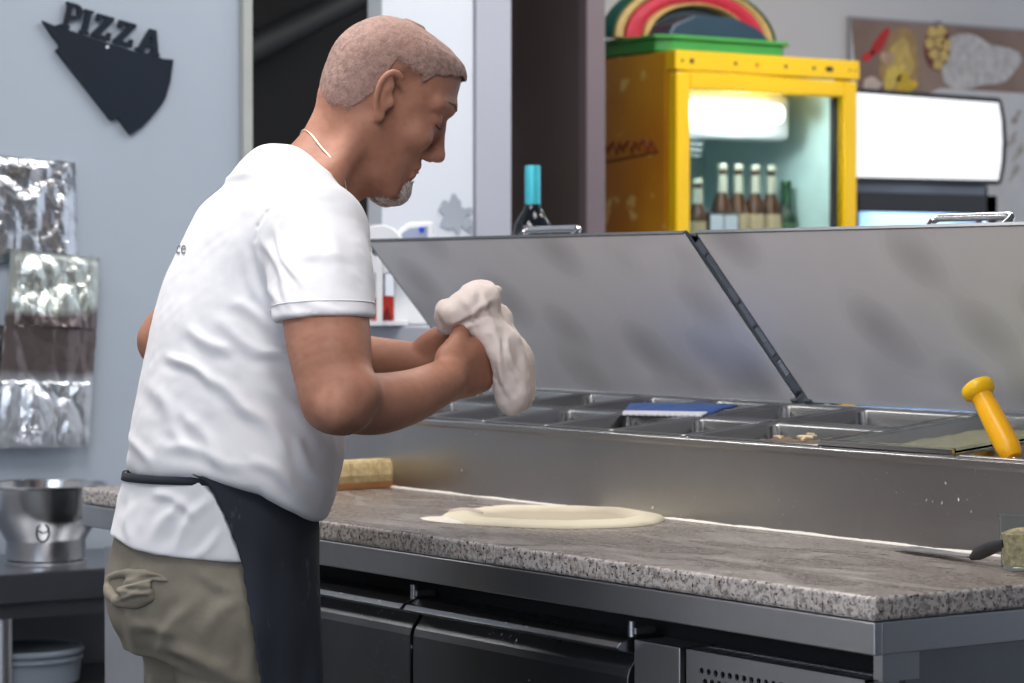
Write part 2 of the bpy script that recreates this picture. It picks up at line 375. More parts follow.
# apron below the granite: folded sheet with a lower return
ap = MB().box((XL + .002, .001, .834), (-.001, .013, .871)).box((-.013, .013, .834), (-.001, .84, .871)).box((XL + .002, .013, .834), (XL + .014, .84, .871)).box((XL + .002, .013, .865), (-.002, .82, .8715))
ap.build('apron', M['steel'], pc, bev=.0015)
BX0, BX1 = -1.965, -.046
body = MB().box((BX0, .072, .14), (BX0 + .03, .83, .834)).box((BX1 - .02, .088, .14), (BX1, .83, .834)).box((BX0, .80, .14), (BX1, .83, .834)).box((BX0, .09, .14), (BX1, .83, .17)).box((BX0 + .032, .10, .805), (BX1 - .022, .80, .833))
body.build('cabinet_body', M['steel_side'], pc, bev=.001)
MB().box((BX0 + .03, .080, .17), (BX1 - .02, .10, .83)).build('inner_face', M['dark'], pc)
MB().box((-.035, .030, .80), (-.020, .086, .834)).build('corner_bracket', M['steel'], pc)
# legs with adjustable feet
for x in (BX0 + .08, BX1 - .08):
    for y in (.14, .76):
        l = MB().lathe([(0, 0), (.024, 0), (.024, .012), (.014, .02), (.014, .05), (.020, .055), (.020, .14)], (x, y, 0), 20).build('leg', M['steel'], pc, smooth=1)
# doors: lipped pull along the top, faces bowed outward
def door(x0, x1, hinge):
    prof = [(.068, .803), (.024, .803), (.006, .797), (.000, .791), (.001, .789), (.008, .786), (.034, .781), (.032, .778), (.020, .762), (.017, .752), (.016, .18), (.068, .18)]
    m = MB().prism(prof, lambda u, v, d: Vector((d, u, v)), x0, x1)
    d = m.build('door', M['steel_front'], pc, bev=.0012)
    MB().box((x0 + .01, .068, .19), (x1 - .01, .078, .79)).build('gasket', M['rubber'], d)
    for z in (.81, .17):
        MB().box((hinge - .009, .030, z - .004), (hinge + .009, .06, z + .004)).lathe([(0, -.010), (.005, -.010), (.005, .012), (0, .012)], (hinge, .030, z), 12).build('hinge', M['steel'], d, smooth=1)
for x0, x1, h in ((-1.810, -1.482, -1.80), (-1.475, -.990, -.999), (-.981, -.478, -.486)):
    door(x0, x1, h)
MB().box((BX0, .020, .17), (-1.82, .07, .801)).build('filler_panel', M['light_panel'], pc, bev=.0015)
MB().box((-.469, .020, .17), (-.376, .07, .801)).build('filler_panel', M['steel'], pc, bev=.0015)
# perforated compressor panel
vp = MB(); x0, x1, z0, z1, y0, y1 = -.366, -.036, .17, .801, .020, .070
holes = []
hz = .785 - .012
rows = 8
bm = bmesh.new()
cu = bpy.data.curves.new('p', 'CURVE'); cu.dimensions = '2D'; cu.fill_mode = 'BOTH'; cu.extrude = .0015
def loop(pts):
    sp = cu.splines.new('POLY'); sp.points.add(len(pts) - 1); sp.use_cyclic_u = True
    for q, (u, v) in zip(sp.points, pts): q.co = (u, v, 0, 1)
loop([(x0, z0), (x1, z0), (x1, z1), (x0, z1)])
for r in range(rows):
    for k in range(19):
        cx = -.333 + k * .0135 + (r % 2) * .00675; cz = .7775 - r * .0125
        loop([(cx + .0042 * math.cos(a * PI / 4), cz + .0042 * math.sin(a * PI / 4)) for a in range(8)])
t_ = bpy.data.objects.new('p', cu); COL.objects.link(t_); dg = bpy.context.evaluated_depsgraph_get()
me_ = bpy.data.meshes.new_from_object(t_.evaluated_get(dg)); bpy.data.objects.remove(t_)
vp.add([(v.co.x, y0 + .0015 + v.co.z, v.co.y) for v in me_.vertices], [tuple(p.vertices) for p in me_.polygons])
vp.box((x0, y0, z0), (x0 + .003, y1, z1)).box((x1 - .003, y0, z0), (x1, y1, z1)).box((x0, y0 + .0005, z1 - .003), (x1, y0 + .012, z1)).box((x0, y1 - .012, z1 - .003), (x1, y1, z1))
for k in range(22):
    xx = x0 + .008 + k * .0148; vp.box((xx, y0 + .010, z1 - .003), (xx + .007, y1 - .010, z1 - .0005))
vp.build('vent_panel', M['steel'], pc)
# pan rail: riser sheet and tub surround
RZ0, RZ1, RY0, RY1 = 1.021, 1.056, .435, .80
TILT = math.atan2(RZ1 - RZ0, RY1 - RY0)
def rz(y): return RZ0 + (y - RY0) * (RZ1 - RZ0) / (RY1 - RY0)
pr_ = [(.435, .878), (.435, 1.010), (.430, 1.014), (.430, 1.0195), (.447, 1.0215), (.447, 1.012), (.441, 1.008), (.441, .878)]
MB().prism(pr_, lambda u, v, d: Vector((d, u, v)), XL + .01, -.012).build('riser', M['steel_riser'], pc)
pe = [(.441, .84), (.441, rz(.441) - .004), (.80, rz(.80) - .004), (.84, 1.056), (.84, .84)]
sd = MB()
sd.prism(pe, lambda u, v, d: Vector((d, u, v)), XL + .01, XL + .06); sd.prism(pe, lambda u, v, d: Vector((d, u, v)), -.055, -.012)
sd.box((XL + .06, .785, .84), (-.055, .84, 1.054)).box((XL + .06, .44, .84), (-.055, .79, .846))
sd.box((XL + .06, .775, 1.040), (-.055, .806, 1.0585))
sd.build('tub_surround', M['steel_side'], pc)
MB().box((XL + .012, .4285, 1.0196), (-.013, .4325, 1.0222)).box((XL + .012, .4440, 1.0212), (-.013, .4480, 1.0236)).build('lip_highlight', M['steel_shiny'], pc, bev=.0008)  # bright strips added along the lip to carry its double highlight
# divider bars between the pans
cols = [-1.966, -1.788, -1.611, -1.433, -1.258, -1.080, -.898, -.603, -.334, -.065]
bars = MB()
TM = lambda x, y: Matrix.Translation((x, y, rz(y))) @ Matrix.Rotation(TILT, 4, 'X')
for i, x in enumerate(cols):
    bars.box((-.003, 0, -.010), (.003, .345, .0005), TM(x, RY0 + .012))
bars.box((cols[0], -.003, -.010), (cols[7], .003, .0005), TM(0, .612))
bars.build('divider_bars', M['steel'], pc)
# lids
LH, LT = Vector((0, .797, 1.0575)), Vector((0, .5635, 1.326))
ld = (LT - LH); LLEN = ld.length; ld.normalize(); lnrm = Vector((0, ld.z, -ld.y))   # outer side (away from viewer)
if lnrm.y < 0: lnrm = -lnrm
def lid(x0, x1, hx):
    def P(x, s, n): return LH + ld * s + lnrm * n + Vector((x, 0, 0))
    def bx(mb, xa, xb, s0, s1, n0, n1):
        vs = [P(x, s, n) for x in (xa, xb) for s in (s0, s1) for n in (n0, n1)]
        mb.add(vs, [(0, 1, 3, 2), (4, 6, 7, 5), (0, 4, 5, 1), (2, 3, 7, 6), (0, 2, 6, 4), (1, 5, 7, 3)]); return mb
    m = MB(); bx(m, x0, x1, .004, LLEN, 0, .004)
    o = m.build('lid', M['steel_lid'], pc, bev=.0015)
    s = MB(); bx(s, x0, x1, 0, LLEN - .030, .026, .030)
    sv = [P(x, a_, b_) for x in (x0, x1) for a_, b_ in ((LLEN - .005, .004), (LLEN - .001, .004), (LLEN - .026, .030), (LLEN - .030, .027))]; s.add(sv, [(0, 1, 2, 3), (7, 6, 5, 4), (0, 4, 5, 1), (1, 5, 6, 2), (2, 6, 7, 3), (3, 7, 4, 0)])
    bx(s, x0 + .012, x0 + .015, 0, LLEN - .028, .004, .026); bx(s, x1 - .006, x1 - .003, 0, LLEN - .028, .004, .026)
    s.build('outer_skin', M['steel_side'], o)
    g = MB(); bx(g, x0, x1, LLEN - .001, LLEN + .0015, -.0005, .006); bx(g, x1 - .003, x1 + .001, 0, LLEN, .0045, .009); bx(g, x0 - .001, x0 + .002, 0, LLEN, -.0005, .003)
    g.build('edge_strip', M['dark_steel'], o)
    # hinge arms on both ends
    for xe, sg_ in ((x0, 1), (x1, -1)):
        h = MB(); bx(h, xe - .009 * (1 if sg_ < 0 else -.3), xe + .004 * (1 if sg_ > 0 else -.3), .0, .09, .008, .022)
        bx(h, xe - .008, xe + .008, -.012, .012, -.004, .018)
        h.build('hinge_arm', M['dark_steel'], o, bev=.001)
    if hx:
        for (sa, sb, xo) in ((.05, .08, 0), (.12, .15, 0), (.175, .20, 0), (.23, .30, 0)):
            k = MB(); bx(k, x1 - .004, x1 + .0005, sa, sb, .010, .024); k.build('latch_plate', M['steel_shiny'], o)
    cx = hx or (x0 + x1) / 2
    pts = []
    for a in range(0, 7):
        q = a / 6 * PI / 2; pts.append(P(cx - .062 - .012 + .012 * (1 - math.cos(q)) - .004, LLEN - .038, .030 + .028 + .010 * math.sin(q)))
    pts = [P(cx - .070, LLEN - .038, .028)] + pts + [P(cx + (cx - (p.x)), 0, 0) * 0 + Vector((2 * cx - p.x, p.y, p.z)) for p in reversed(pts)] + [P(cx + .070, LLEN - .038, .028)]
    MB().tube(pts, .0058, 12).build('handle', M['steel_shiny'], o, smooth=1)
lid(-1.990, -1.062, -1.515); lid(-1.030, -.10, -.505)

# ------------------------------------------------------------------ food pans
def pan(x0, x1, y0, y1, depth=.10):
    """gastronorm pan, origin at its near left rim corner"""
    W = x1 - x0; D = y1 - y0; m = MB(); r = .018
    def ring(a, z, rr, n=5):
        pts = []
        for cx, cy, s in ((W - a - rr, D - a - rr, 0), (a + rr, D - a - rr, 1), (a + rr, a + rr, 2), (W - a - rr, a + rr, 3)):
            for k in range(n + 1):
                q = (s + k / n) * PI / 2; pts.append((cx + rr * math.cos(q), cy + rr * math.sin(q), z))
        return pts
    rings = [ring(.000, -.004, .006), ring(.000, .0012, .006), ring(.0015, .0024, .006), ring(.010, .0020, .012), ring(.0125, -.002, .016), ring(.016, -depth * .9, .018), ring(.026, -depth, .02)]
    N = len(rings[0]); vs = [p for rg in rings for p in rg]; fs = []
    for i in range(len(rings) - 1):
        for k in range(N): fs.append((i * N + k, i * N + (k + 1) % N, (i + 1) * N + (k + 1) % N, (i + 1) * N + k))
    fs.append(tuple((len(rings) - 1) * N + k for k in range(N)))
    m.add(vs, fs); return m
G = .0025
small = []
def place_pan(x0, x1, y0, y1, label, proto=None):
    if proto is None:
        o = pan(x0 + G, x1 - G, y0, y1).build('food_pan', M['steel_pan'], smooth=1)
        so = o.modifiers.new('thick', 'SOLIDIFY'); so.thickness = .0009; so.offset = -1
    else:
        o = proto.copy(); COL.objects.link(o)
    o.location = (x0 + G, y0, rz(y0) + .002); o.rotation_euler = (TILT, 0, 0)
    tag(o, label, 'food pan', 'steel food pans in the counter rail'); return o
FY, FY2, BY, BY2 = .440, .6095, .6145, .784
names_f = ['under the far hand end of the rail', 'second from the far end', 'third from the far end', 'just beside the falling dough', 'right of the dough, in the front row', 'in front of the blue packet']
order = ['leftmost', 'second from left', 'third from left', 'fourth from left', 'fifth from left', 'sixth from left']
pf = pb = None
for i in range(6):
    a = place_pan(cols[i], cols[i + 1], FY, FY2, 'small steel food pan, %s of the front row' % order[i], pf); pf = pf or a
    b_ = place_pan(cols[i], cols[i + 1], BY, BY2, 'small steel food pan, %s of the back row' % order[i], pb); pb = pb or b_
place_pan(cols[6], cols[7], FY, FY2, 'steel food pan holding sliced mushrooms in the front row')
place_pan(cols[6], cols[7], BY, BY2, 'wide empty steel food pan behind the mushroom pan')
bigp = place_pan(cols[7], cols[8], FY, BY2, 'deep full-length steel food pan of grated cheese beside the mushroom pan')
place_pan(cols[8], cols[9], FY, BY2, 'full-length steel food pan holding the yellow handled scoop', bigp)
# pan fills
def heap(name, x0, x1, y0, y1, dz, col, amp, seed, label, cat):
    def fn(u, v):
        x = x0 + (x1 - x0) * u; y = y0 + (y1 - y0) * v
        e = min(1, 6 * min(u, 1 - u, v, 1 - v))
        h = amp * (noise.noise(Vector((x * 60, y * 60, seed))) + .6 * noise.noise(Vector((x * 140, y * 140, seed))) + 1.5 * e * .6)
        return Vector((x, y, rz(y) + dz + h)), Vector((0, 0, 1))
    o = MB().sheet(fn, 40, 40, .004).build(name, plain(name + '_mat', col, .6, nz=.2, nsc=60), smooth=2)
    return tag(o, label, cat, kind='stuff')
heap('grated_cheese', cols[7] + .02, cols[8] - .02, FY + .02, BY2 - .03, -.016, srgb(168, 162, 122), .006, 3, 'pale yellow grated cheese filling the deep full-length pan', 'cheese')
heap('shredded_filling', cols[8] + .02, cols[9] - .02, FY + .02, BY2 - .03, -.016, srgb(170, 160, 128), .006, 9, 'pale shredded filling in pan under the yellow handled scoop', 'food')
heap('sliced_mushroom_bed', cols[6] + .02, cols[7] - .02, FY + .016, FY2 - .02, -.022, srgb(120, 100, 84), .007, 5, 'brown mushroom pieces lying in the mushroom pan', 'mushrooms')
for (x, y, a, sc, lb) in ((-.700, .500, .5, .8, 'large curved mushroom slice on top of the mushroom pan'), (-.748, .492, 1.4, .5, 'small pale mushroom slice left of the large curved slice'), (-.72, .53, 2.0, .55, 'mushroom slice behind the large curved slice')):
    m = MB(); pts = [(-.016, 0), (-.013, .008), (-.004, .013), (.006, .012), (.014, .006), (.016, -.002), (.008, .002), (.003, .001), (.003, -.014), (-.003, -.014), (-.003, .001), (-.009, .001)]
    Rm = Matrix.Translation((x, y, rz(y) + .002)) @ Matrix.Rotation(a, 4, 'Z') @ Matrix.Rotation(.22, 4, 'X') @ Matrix.Scale(sc, 4)
    m.prism(pts, lambda u, v, d: Rm @ Vector((u, v, d + 6 * u * u)), -.002, .002)
    tag(m.build('mushroom_slice', plain('mushroom', srgb(222, 200, 160), .6), bev=.0006), lb, 'mushroom', 'mushroom slices')
def pan_lid(x0, x1, label):
    m = MB(); T = Matrix.Translation((x0, FY + .002, rz(FY) + .006)) @ Matrix.Rotation(TILT, 4, 'X')
    W = x1 - x0 - .006; D = .335
    m.box((0, 0, 0), (W, D, .003), T).box((0, 0, -.001), (W, .004, .007), T).box((0, D - .004, -.001), (W, D, .007), T).box((0, 0, -.001), (.004, D, .007), T).box((W - .004, 0, -.001), (W, D, .007), T)
    g = NT('clear_polycarbonate'); g.b.inputs['Transmission Weight'].default_value = 1; g.b.inputs['Roughness'].default_value = .03; g.b.inputs['IOR'].default_value = 1.08
    g.b.inputs['Base Color'].default_value = (.86, .88, .86, 1)
    o = m.build('pan_lid', g.m, bev=.001)
    MB().box((0, -.004, -.001), (W, .001, .005), T).build('front_rim', M['steel_shiny'], o)
    return tag(o, label, 'lid')
pan_lid(cols[7] + .004, cols[8] + .004, 'clear plastic lid lying on the grated cheese pan')
# blue packet lying on the pans
bp = empty('blue_packet', (-1.22, .70, 1.06)); tag(bp, 'flat blue and white packet with serrated edge lying on the food pans', 'packet')
A, B, Cc, D = [Vector((x, y, rz(y) + .005)) for x, y in ((-1.25, .59), (-1.35, .68), (-1.13, .73), (-1.08, .625))]
def pk(u, v): return A.lerp(D, u).lerp(B.lerp(Cc, u), v)
def fnp(u, v):
    e = min(1, 5 * min(u, 1 - u, v, 1 - v)); p = pk(u, v); p.z += .004 * e + .003 * noise.noise(p * 30); return p, Vector((0, 0, 1))
MB().sheet(fnp, 24, 12, .003).build('printed_film', plain('blue_film', srgb(48, 80, 140), .45), bp, smooth=2)
m = MB(); n = 26
zz = []
for k in range(n + 1):
    u = k / n; p = pk(u, -.13 - (.05 if k % 2 else 0)); zz.append(p)
top = [pk(k / n, .04) for k in range(n + 1)]
vs_ = []
for p in top: vs_ += [p + Vector((0, 0, .004)), p + Vector((0, 0, .002))]
for p in zz: vs_ += [p + Vector((0, 0, .001)), p + Vector((0, 0, -.001))]
o2 = 2 * (n + 1); fs_ = []
for k in range(n):
    fs_ += [(2 * k, 2 * k + 2, o2 + 2 * k + 2, o2 + 2 * k), (2 * k + 1, o2 + 2 * k + 1, o2 + 2 * k + 3, 2 * k + 3), (o2 + 2 * k, o2 + 2 * k + 2, o2 + 2 * k + 3, o2 + 2 * k + 1)]
MB().add(vs_, fs_).build('serrated_seam', plain('white_film', srgb(205, 205, 212), .4), bp)

# scoop with yellow handle
sc_ = empty('scoop', (-.36, .55, 1.0)); tag(sc_, 'food scoop with bright yellow handle standing in the end pan', 'scoop')
a = Vector((-.352, .50, 1.110)); b_ = Vector((-.287, .50, 1.023)); ax = (a - b_).normalized()
SL = (a - b_).length
pts = [b_ + ax * SL * t for t in (0, .06, .15, .35, .55, .72, .85, .97)]
mb = MB().tube(pts, [.0115, .0150, .0165, .0165, .0158, .0150, .0140, .0135], 24)
mb.build('handle', plain('yellow_plastic', srgb(246, 178, 10), .35, nz=.03), sc_, smooth=1)
side = ax.cross(Vector(FWD)).normalized(); tdir = ax.cross(side).normalized()
mq = Matrix((side, tdir, ax)).transposed().to_4x4()
cap = MB().lathe([(0, .007), (.012, .0065), (.0165, .004), (.0175, 0), (.0165, -.005), (.012, -.009), (0, -.010)], c=a, n=24, M=mq @ Matrix.Scale(1.3, 4))
cap.build('end_cap', plain('yellow_plastic_cap', srgb(250, 196, 18), .3, nz=.03), sc_, smooth=1)
MB().tube([b_ + ax * .004, b_ - ax * .025, b_ - ax * .045], [.005, .004, .004], 10).build('shaft', M['steel_shiny'], sc_, smooth=1)
bc = b_ - ax * .052
MB().lathe([(0, -.018), (.012, -.015), (.019, -.006), (.021, .004), (.0195, .004), (.018, -.005), (.011, -.0135), (0, -.0165)], c=bc, n=24, M=mq).build('bowl', M['steel_shiny'], sc_, smooth=1)

# ------------------------------------------------------------------ things on the granite
def ogz(px, py, z):
    r = FWD + RT * (px - 512) / F + UP * (341.5 - py) / F; p = C0 + r * (z - C0[2]) / r[2]; return Vector(p)
# rolled dough disc
dcx = ogz(556, 516, .905)
def ddisc(u, v):
    a = 2 * PI * u; R = .163 * (1 + .035 * math.sin(2 * a + .7) + .03 * math.sin(3 * a + 2.0) + .012 * math.sin(7 * a))
    R *= 1 + .16 * max(0, math.cos(a - PI * .96)) ** 6
    r = R * v
    h = .0035 + .0065 * math.exp(-((v - .80) / .15) ** 2) - .0028 * math.exp(-(v / .55) ** 4)
    h += .0012 * noise.noise(Vector((r * math.cos(a) * 28, r * math.sin(a) * 28, 2)))
    if v > .985: h = .0008
    return Vector((dcx.x + r * math.cos(a), dcx.y + r * math.sin(a) * 1.0, .9 + h))
mb = MB(); NU, NV = 96, 30; vs_ = [ddisc(0, 0)]
for j in range(1, NV + 1):
    for i in range(NU): vs_.append(ddisc(i / NU, j / NV))
vs_ += [Vector((p.x, p.y, .9002)) for p in vs_[-NU:]]
fs_ = [(0, 1 + i, 1 + (i + 1) % NU) for i in range(NU)]
for j in range(NV):
    for i in range(NU): fs_.append((1 + j * NU + i, 1 + (j + 1) * NU + i, 1 + (j + 1) * NU + (i + 1) % NU, 1 + j * NU + (i + 1) % NU))
fs_.append(tuple(1 + NV * NU + i for i in range(NU)))
def dough_mat(name, c1, c2, sss=.1):
    t = NT(name); v = t.coord(); t.l(t.ramp(t.noise(v, 9, 5), [(.3, c1), (.7, c2)]), t.b.inputs['Base Color']); t.b.inputs['Roughness'].default_value = .75
    t.bump(t.noise(v, 90, 3), .15, .003); return t.m
M['dough'] = dough_mat('raw_dough', srgb(204, 196, 172), srgb(222, 214, 190))
M['dough2'] = dough_mat('floured_dough', srgb(226, 210, 202), srgb(238, 224, 216))
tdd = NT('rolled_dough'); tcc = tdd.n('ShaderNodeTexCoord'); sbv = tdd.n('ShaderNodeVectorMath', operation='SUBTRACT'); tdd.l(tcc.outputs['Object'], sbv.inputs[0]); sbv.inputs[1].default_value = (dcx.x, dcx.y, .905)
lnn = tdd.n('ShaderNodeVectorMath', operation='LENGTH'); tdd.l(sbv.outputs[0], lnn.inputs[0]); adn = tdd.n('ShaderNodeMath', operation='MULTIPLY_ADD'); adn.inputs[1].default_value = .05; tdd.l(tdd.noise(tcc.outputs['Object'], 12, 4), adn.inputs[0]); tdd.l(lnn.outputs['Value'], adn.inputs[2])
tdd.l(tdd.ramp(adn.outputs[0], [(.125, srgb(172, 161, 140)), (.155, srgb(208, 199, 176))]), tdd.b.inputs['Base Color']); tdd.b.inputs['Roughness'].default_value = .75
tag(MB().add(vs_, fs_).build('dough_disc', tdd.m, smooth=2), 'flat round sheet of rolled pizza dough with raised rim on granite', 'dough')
fl = MB()
def lump(mb, c, rx, ry, rz_, seed, n=24, m_=14, rot=0, amp=.12):
    vs = []; fs = []
    for j in range(m_ + 1):
        t = PI * j / m_
        for i in range(n):
            a = 2 * PI * i / n; d = Vector((math.sin(t) * math.cos(a), math.sin(t) * math.sin(a), math.cos(t)))
            k = 1 + amp * noise.noise(d * 1.7 + Vector((seed, 0, 0))); p = Vector((d.x * rx * k, d.y * ry * k, d.z * rz_ * k)); p.rotate(Matrix.Rotation(rot, 3, 'Z')); vs.append(Vector(c) + p)
    for j in range(m_):
        for i in range(n): fs.append((j * n + i, j * n + (i + 1) % n, (j + 1) * n + (i + 1) % n, (j + 1) * n + i))
    mb.add(vs, fs)
p = ogz(452, 519, .903)
lump(fl, (p.x, p.y, .901), .065, .035, .004, 4)
tag(fl.build('flour_patch', plain('flour', srgb(214, 208, 198), .9), smooth=2), 'thin smear of white flour left of the rolled dough', 'flour', kind='stuff')
p = ogz(466, 514, .903); fl = MB(); lump(fl, (p.x, p.y, .905), .036, .022, .007, 9)
tag(fl.build('dough_scrap', plain('greyish_dough', srgb(176, 164, 150), .8), smooth=2), 'small greyish dough scrap at the left edge of dough sheet', 'dough')
# line of flour against the riser
fl = MB()
def fnl(u, v):
    x = -1.70 + 1.66 * u; a = v * PI / 2
    r = .005 + .003 * noise.noise(Vector((x * 12, 1, 3))) + .0015 * noise.noise(Vector((x * 70, 4, 3)))
    return Vector((x, .4345 - r * math.cos(a), .9003 + r * .6 * math.sin(a))), Vector((0, -.7, .7))
fl.sheet(fnl, 220, 4, .0004)
tag(fl.build('flour_line', plain('flour_dust', srgb(225, 220, 212), .9), smooth=2), 'line of white flour along the foot of the steel riser', 'flour', kind='stuff')
# bench brush: tan bristles on a wooden back
br = empty('bench_brush', (-1.68, .37, .9)); tag(br, 'tan bristle brush lying on its brown wooden back beside the cook', 'brush')
c1, c2 = ogz(333, 492, .9), ogz(404, 487, .9)
c1 = Vector((c1.x - .01, c1.y, .9)); dr = (c2 - c1); L = dr.length; dr.normalize(); nr = Vector((-dr.y, dr.x, 0))
def fr(u, v, w_): return c1 + dr * u + nr * v + Vector((0, 0, w_))
MB().prism([(0, 0), (L, 0), (L + .004, .006), (L - .002, .012), (0, .012)], lambda u, v, d: fr(u, d, v), 0, .05).build('wooden_back', plain('brown_wood', srgb(166, 116, 68), .5, nz=.15, nsc=30), br, bev=.002)
def bris(u, v):
    a = u * L; zt = .012 + v * .038; fl_ = (v - .45) ** 2 * .02
    return None
mb = MB(); NB = 44
prof = [(.010, .000), (.024, -.002), (.040, .001), (.048, .004), (.051, .010)]
for (r0, r1) in ((0, 1),):
    vs_ = []; pr2 = [(.0, .012), (-.001, .024), (.002, .036), (.005, .044), (.009, .049), (.041, .049), (.045, .044), (.048, .036), (.051, .024), (.05, .012)]
    m2 = len(pr2)
    for i in range(NB + 1):
        for (v_, z_) in pr2:
            u_ = L * i / NB; jj = .0012 * noise.noise(Vector((i * 1.7, z_ * 60, 3))) + (.0008 if i % 2 else 0)
            shr = (z_ - .012) * .10
            vs_.append(fr(u_ * (1 - .0) - shr * (i / NB - .3), v_ + jj, z_))
    fs_ = [(i * m2 + k, (i + 1) * m2 + k, (i + 1) * m2 + (k + 1) % m2, i * m2 + (k + 1) % m2) for i in range(NB) for k in range(m2)]
    fs_ += [tuple(range(m2)), tuple(NB * m2 + k for k in range(m2))]
    mb.add(vs_, fs_)
mb.build('bristles', plain('tan_bristle', srgb(206, 182, 134), .85, nz=.25, nsc=80, bump=.5), br)
# bench spatula
sp_ = empty('spatula', (-.25, .35, .91)); tag(sp_, 'thin steel spatula with black handle lying at the end of granite', 'spatula')
s0, s1, s2 = ogz(903, 548.5, .9025), ogz(972, 558, .906), ogz(1006, 544, .93)
s2 = s1 + (pw(1006, 543, 3.33) - s1)
dv = (s1 - s0); dl = dv.length; dv.normalize(); nv_ = Vector((-dv.y, dv.x, 0))
bl = [(0, -.012), (.006, -.018), (dl * .5, -.016), (dl, -.008), (dl, .008), (dl * .5, .016), (.006, .018), (0, .012)]
MB().prism(bl, lambda u, v, d: s0 + dv * u + nv_ * v + Vector((0, 0, d)), .0005, .0025).build('blade', M['steel'], sp_)
MB().tube([s1 + Vector((0, 0, .001)), s1.lerp(s2, .2) + Vector((0, 0, .002)), s1.lerp(s2, .6) + Vector((0, 0, .002)), s2], [.004, .0085, .0085, .006], 14).build('handle', M['black'], sp_, smooth=1)
# herb tub
tb = empty('spice_tub', (-.12, .36, .9)); tcx = ogz(1024, 570, .9); tb.location = tcx
tag(tb, 'clear plastic tub of dried greenish herbs at the right picture edge', 'tub')
tcx = Vector((tcx.x, tcx.y, .9))
MB().lathe([(0, .0005), (.024, .0005), (.0275, .004), (.031, .066), (.0325, .066), (.0325, .069), (.0300, .069), (.0262, .006), (0, .003)], tcx, 32).build('container', M['glass'], tb, smooth=1)
MB().lathe([(0, .0035), (.0255, .0065), (.0282, .045), (.020, .048), (.010, .051), (0, .052)], tcx, 28).build('dried_herbs', plain('dried_herbs', srgb(176, 156, 122), .9, nz=.5, nsc=160, bump=.6), tb, smooth=1)

# ------------------------------------------------------------------ left: side table, bowl, tub
tbl = empty('steel_table', (-2.7, 0, 0)); tag(tbl, 'stainless steel side table against the blue-tinted wall under the bowl', 'table')
TX0, TX1, TY0, TY1, TZ = -2.885, -2.515, -.5, .68, .70
MB().box((TX0, TY0, TZ - .004), (TX1, TY1, TZ)).box((TX1 - .012, TY0, TZ - .056), (TX1, TY1, TZ)).box((TX0, TY1 - .012, TZ - .056), (TX1, TY1, TZ)).box((TX0, TY0, TZ - .056), (TX1, TY0 + .012, TZ)).build('table_top', M['table_steel'], tbl, bev=.002)
MB().box((TX0 + .03, TY0 + .03, TZ - .086), (TX1 - .02, TY1 - .02, TZ - .054)).build('under_rail', M['dark_steel'], tbl)
MB().box((TX0 + .02, TY0 + .02, .44), (TX1 - .03, TY1 - .02, .465)).build('lower_shelf', M['steel_side'], tbl, bev=.002)
MB().box((TX0, TY0 + .01, .03), (TX0 + .008, TY1 - .01, TZ - .06)).build('shade_panel', M['dark_steel'], tbl)  # dark sheet added where only shade falls under the table
for x in (TX0 + .04, TX1 - .05):
    for y in (TY0 + .06, .10 if x > -2.6 else .2, TY1 - .06):
        MB().lathe([(0, 0), (.018, 0), (.020, .02), (.019, .05), (.019, TZ - .06)], (x, y, 0), 20).build('leg', M['steel'], tbl, smooth=1)
bw = empty('mixing_bowl', (-2.68, .243, .70)); tag(bw, 'deep stainless steel mixing bowl on the side table', 'bowl')
bc_ = (-2.68, .243, .7005)
MB().lathe([(0, .004), (.070, .004), (.078, .010), (.079, .045), (.082, .052), (.104, .085), (.1115, .110), (.1155, .150), (.122, .152), (.123, .155), (.1205, .157), (.114, .155), (.1095, .112), (.102, .088), (.078, .056), (0, .052)], bc_, 64).build('bowl_body', M['steel_shiny'], bw, smooth=1)
MB().lathe([(.070, 0), (.079, 0), (.080, .006), (.070, .006)], bc_, 64).build('foot_ring', M['steel'], bw, smooth=1)
th_ = []
for k in range(14):
    a = 2 * PI * k / 14; th_.append(Vector(bc_) + Vector((.099 + .0 + .012 * abs(math.sin(a)) * .2, .004 + .012 * math.cos(a), .068 + .018 * math.sin(a))))
ang = -math.atan2(.568, .823) + .1
Rz = Matrix.Translation(Vector(bc_)) @ Matrix.Rotation(-.52, 4, 'Z') @ Matrix.Translation(-Vector(bc_))
MB().tube([Rz @ p for p in th_], .0022, 8, closed=True).build('hanging_ring', M['rubber'], bw, smooth=1)
o = MB().lathe([(0, .466), (.105, .466), (.118, .475), (.122, .516), (.126, .518), (.126, .523), (.122, .525), (.123, .530), (.128, .532), (.128, .537), (.124, .540), (.120, .541), (.116, .537), (0, .536)], (-2.68, .185, 0), 64).build('plastic_tub', plain('grey_white_plastic', srgb(128, 138, 150), .5), smooth=1)
tag(o, 'round grey plastic tub with ribbed rim on shelf under the table', 'tub')

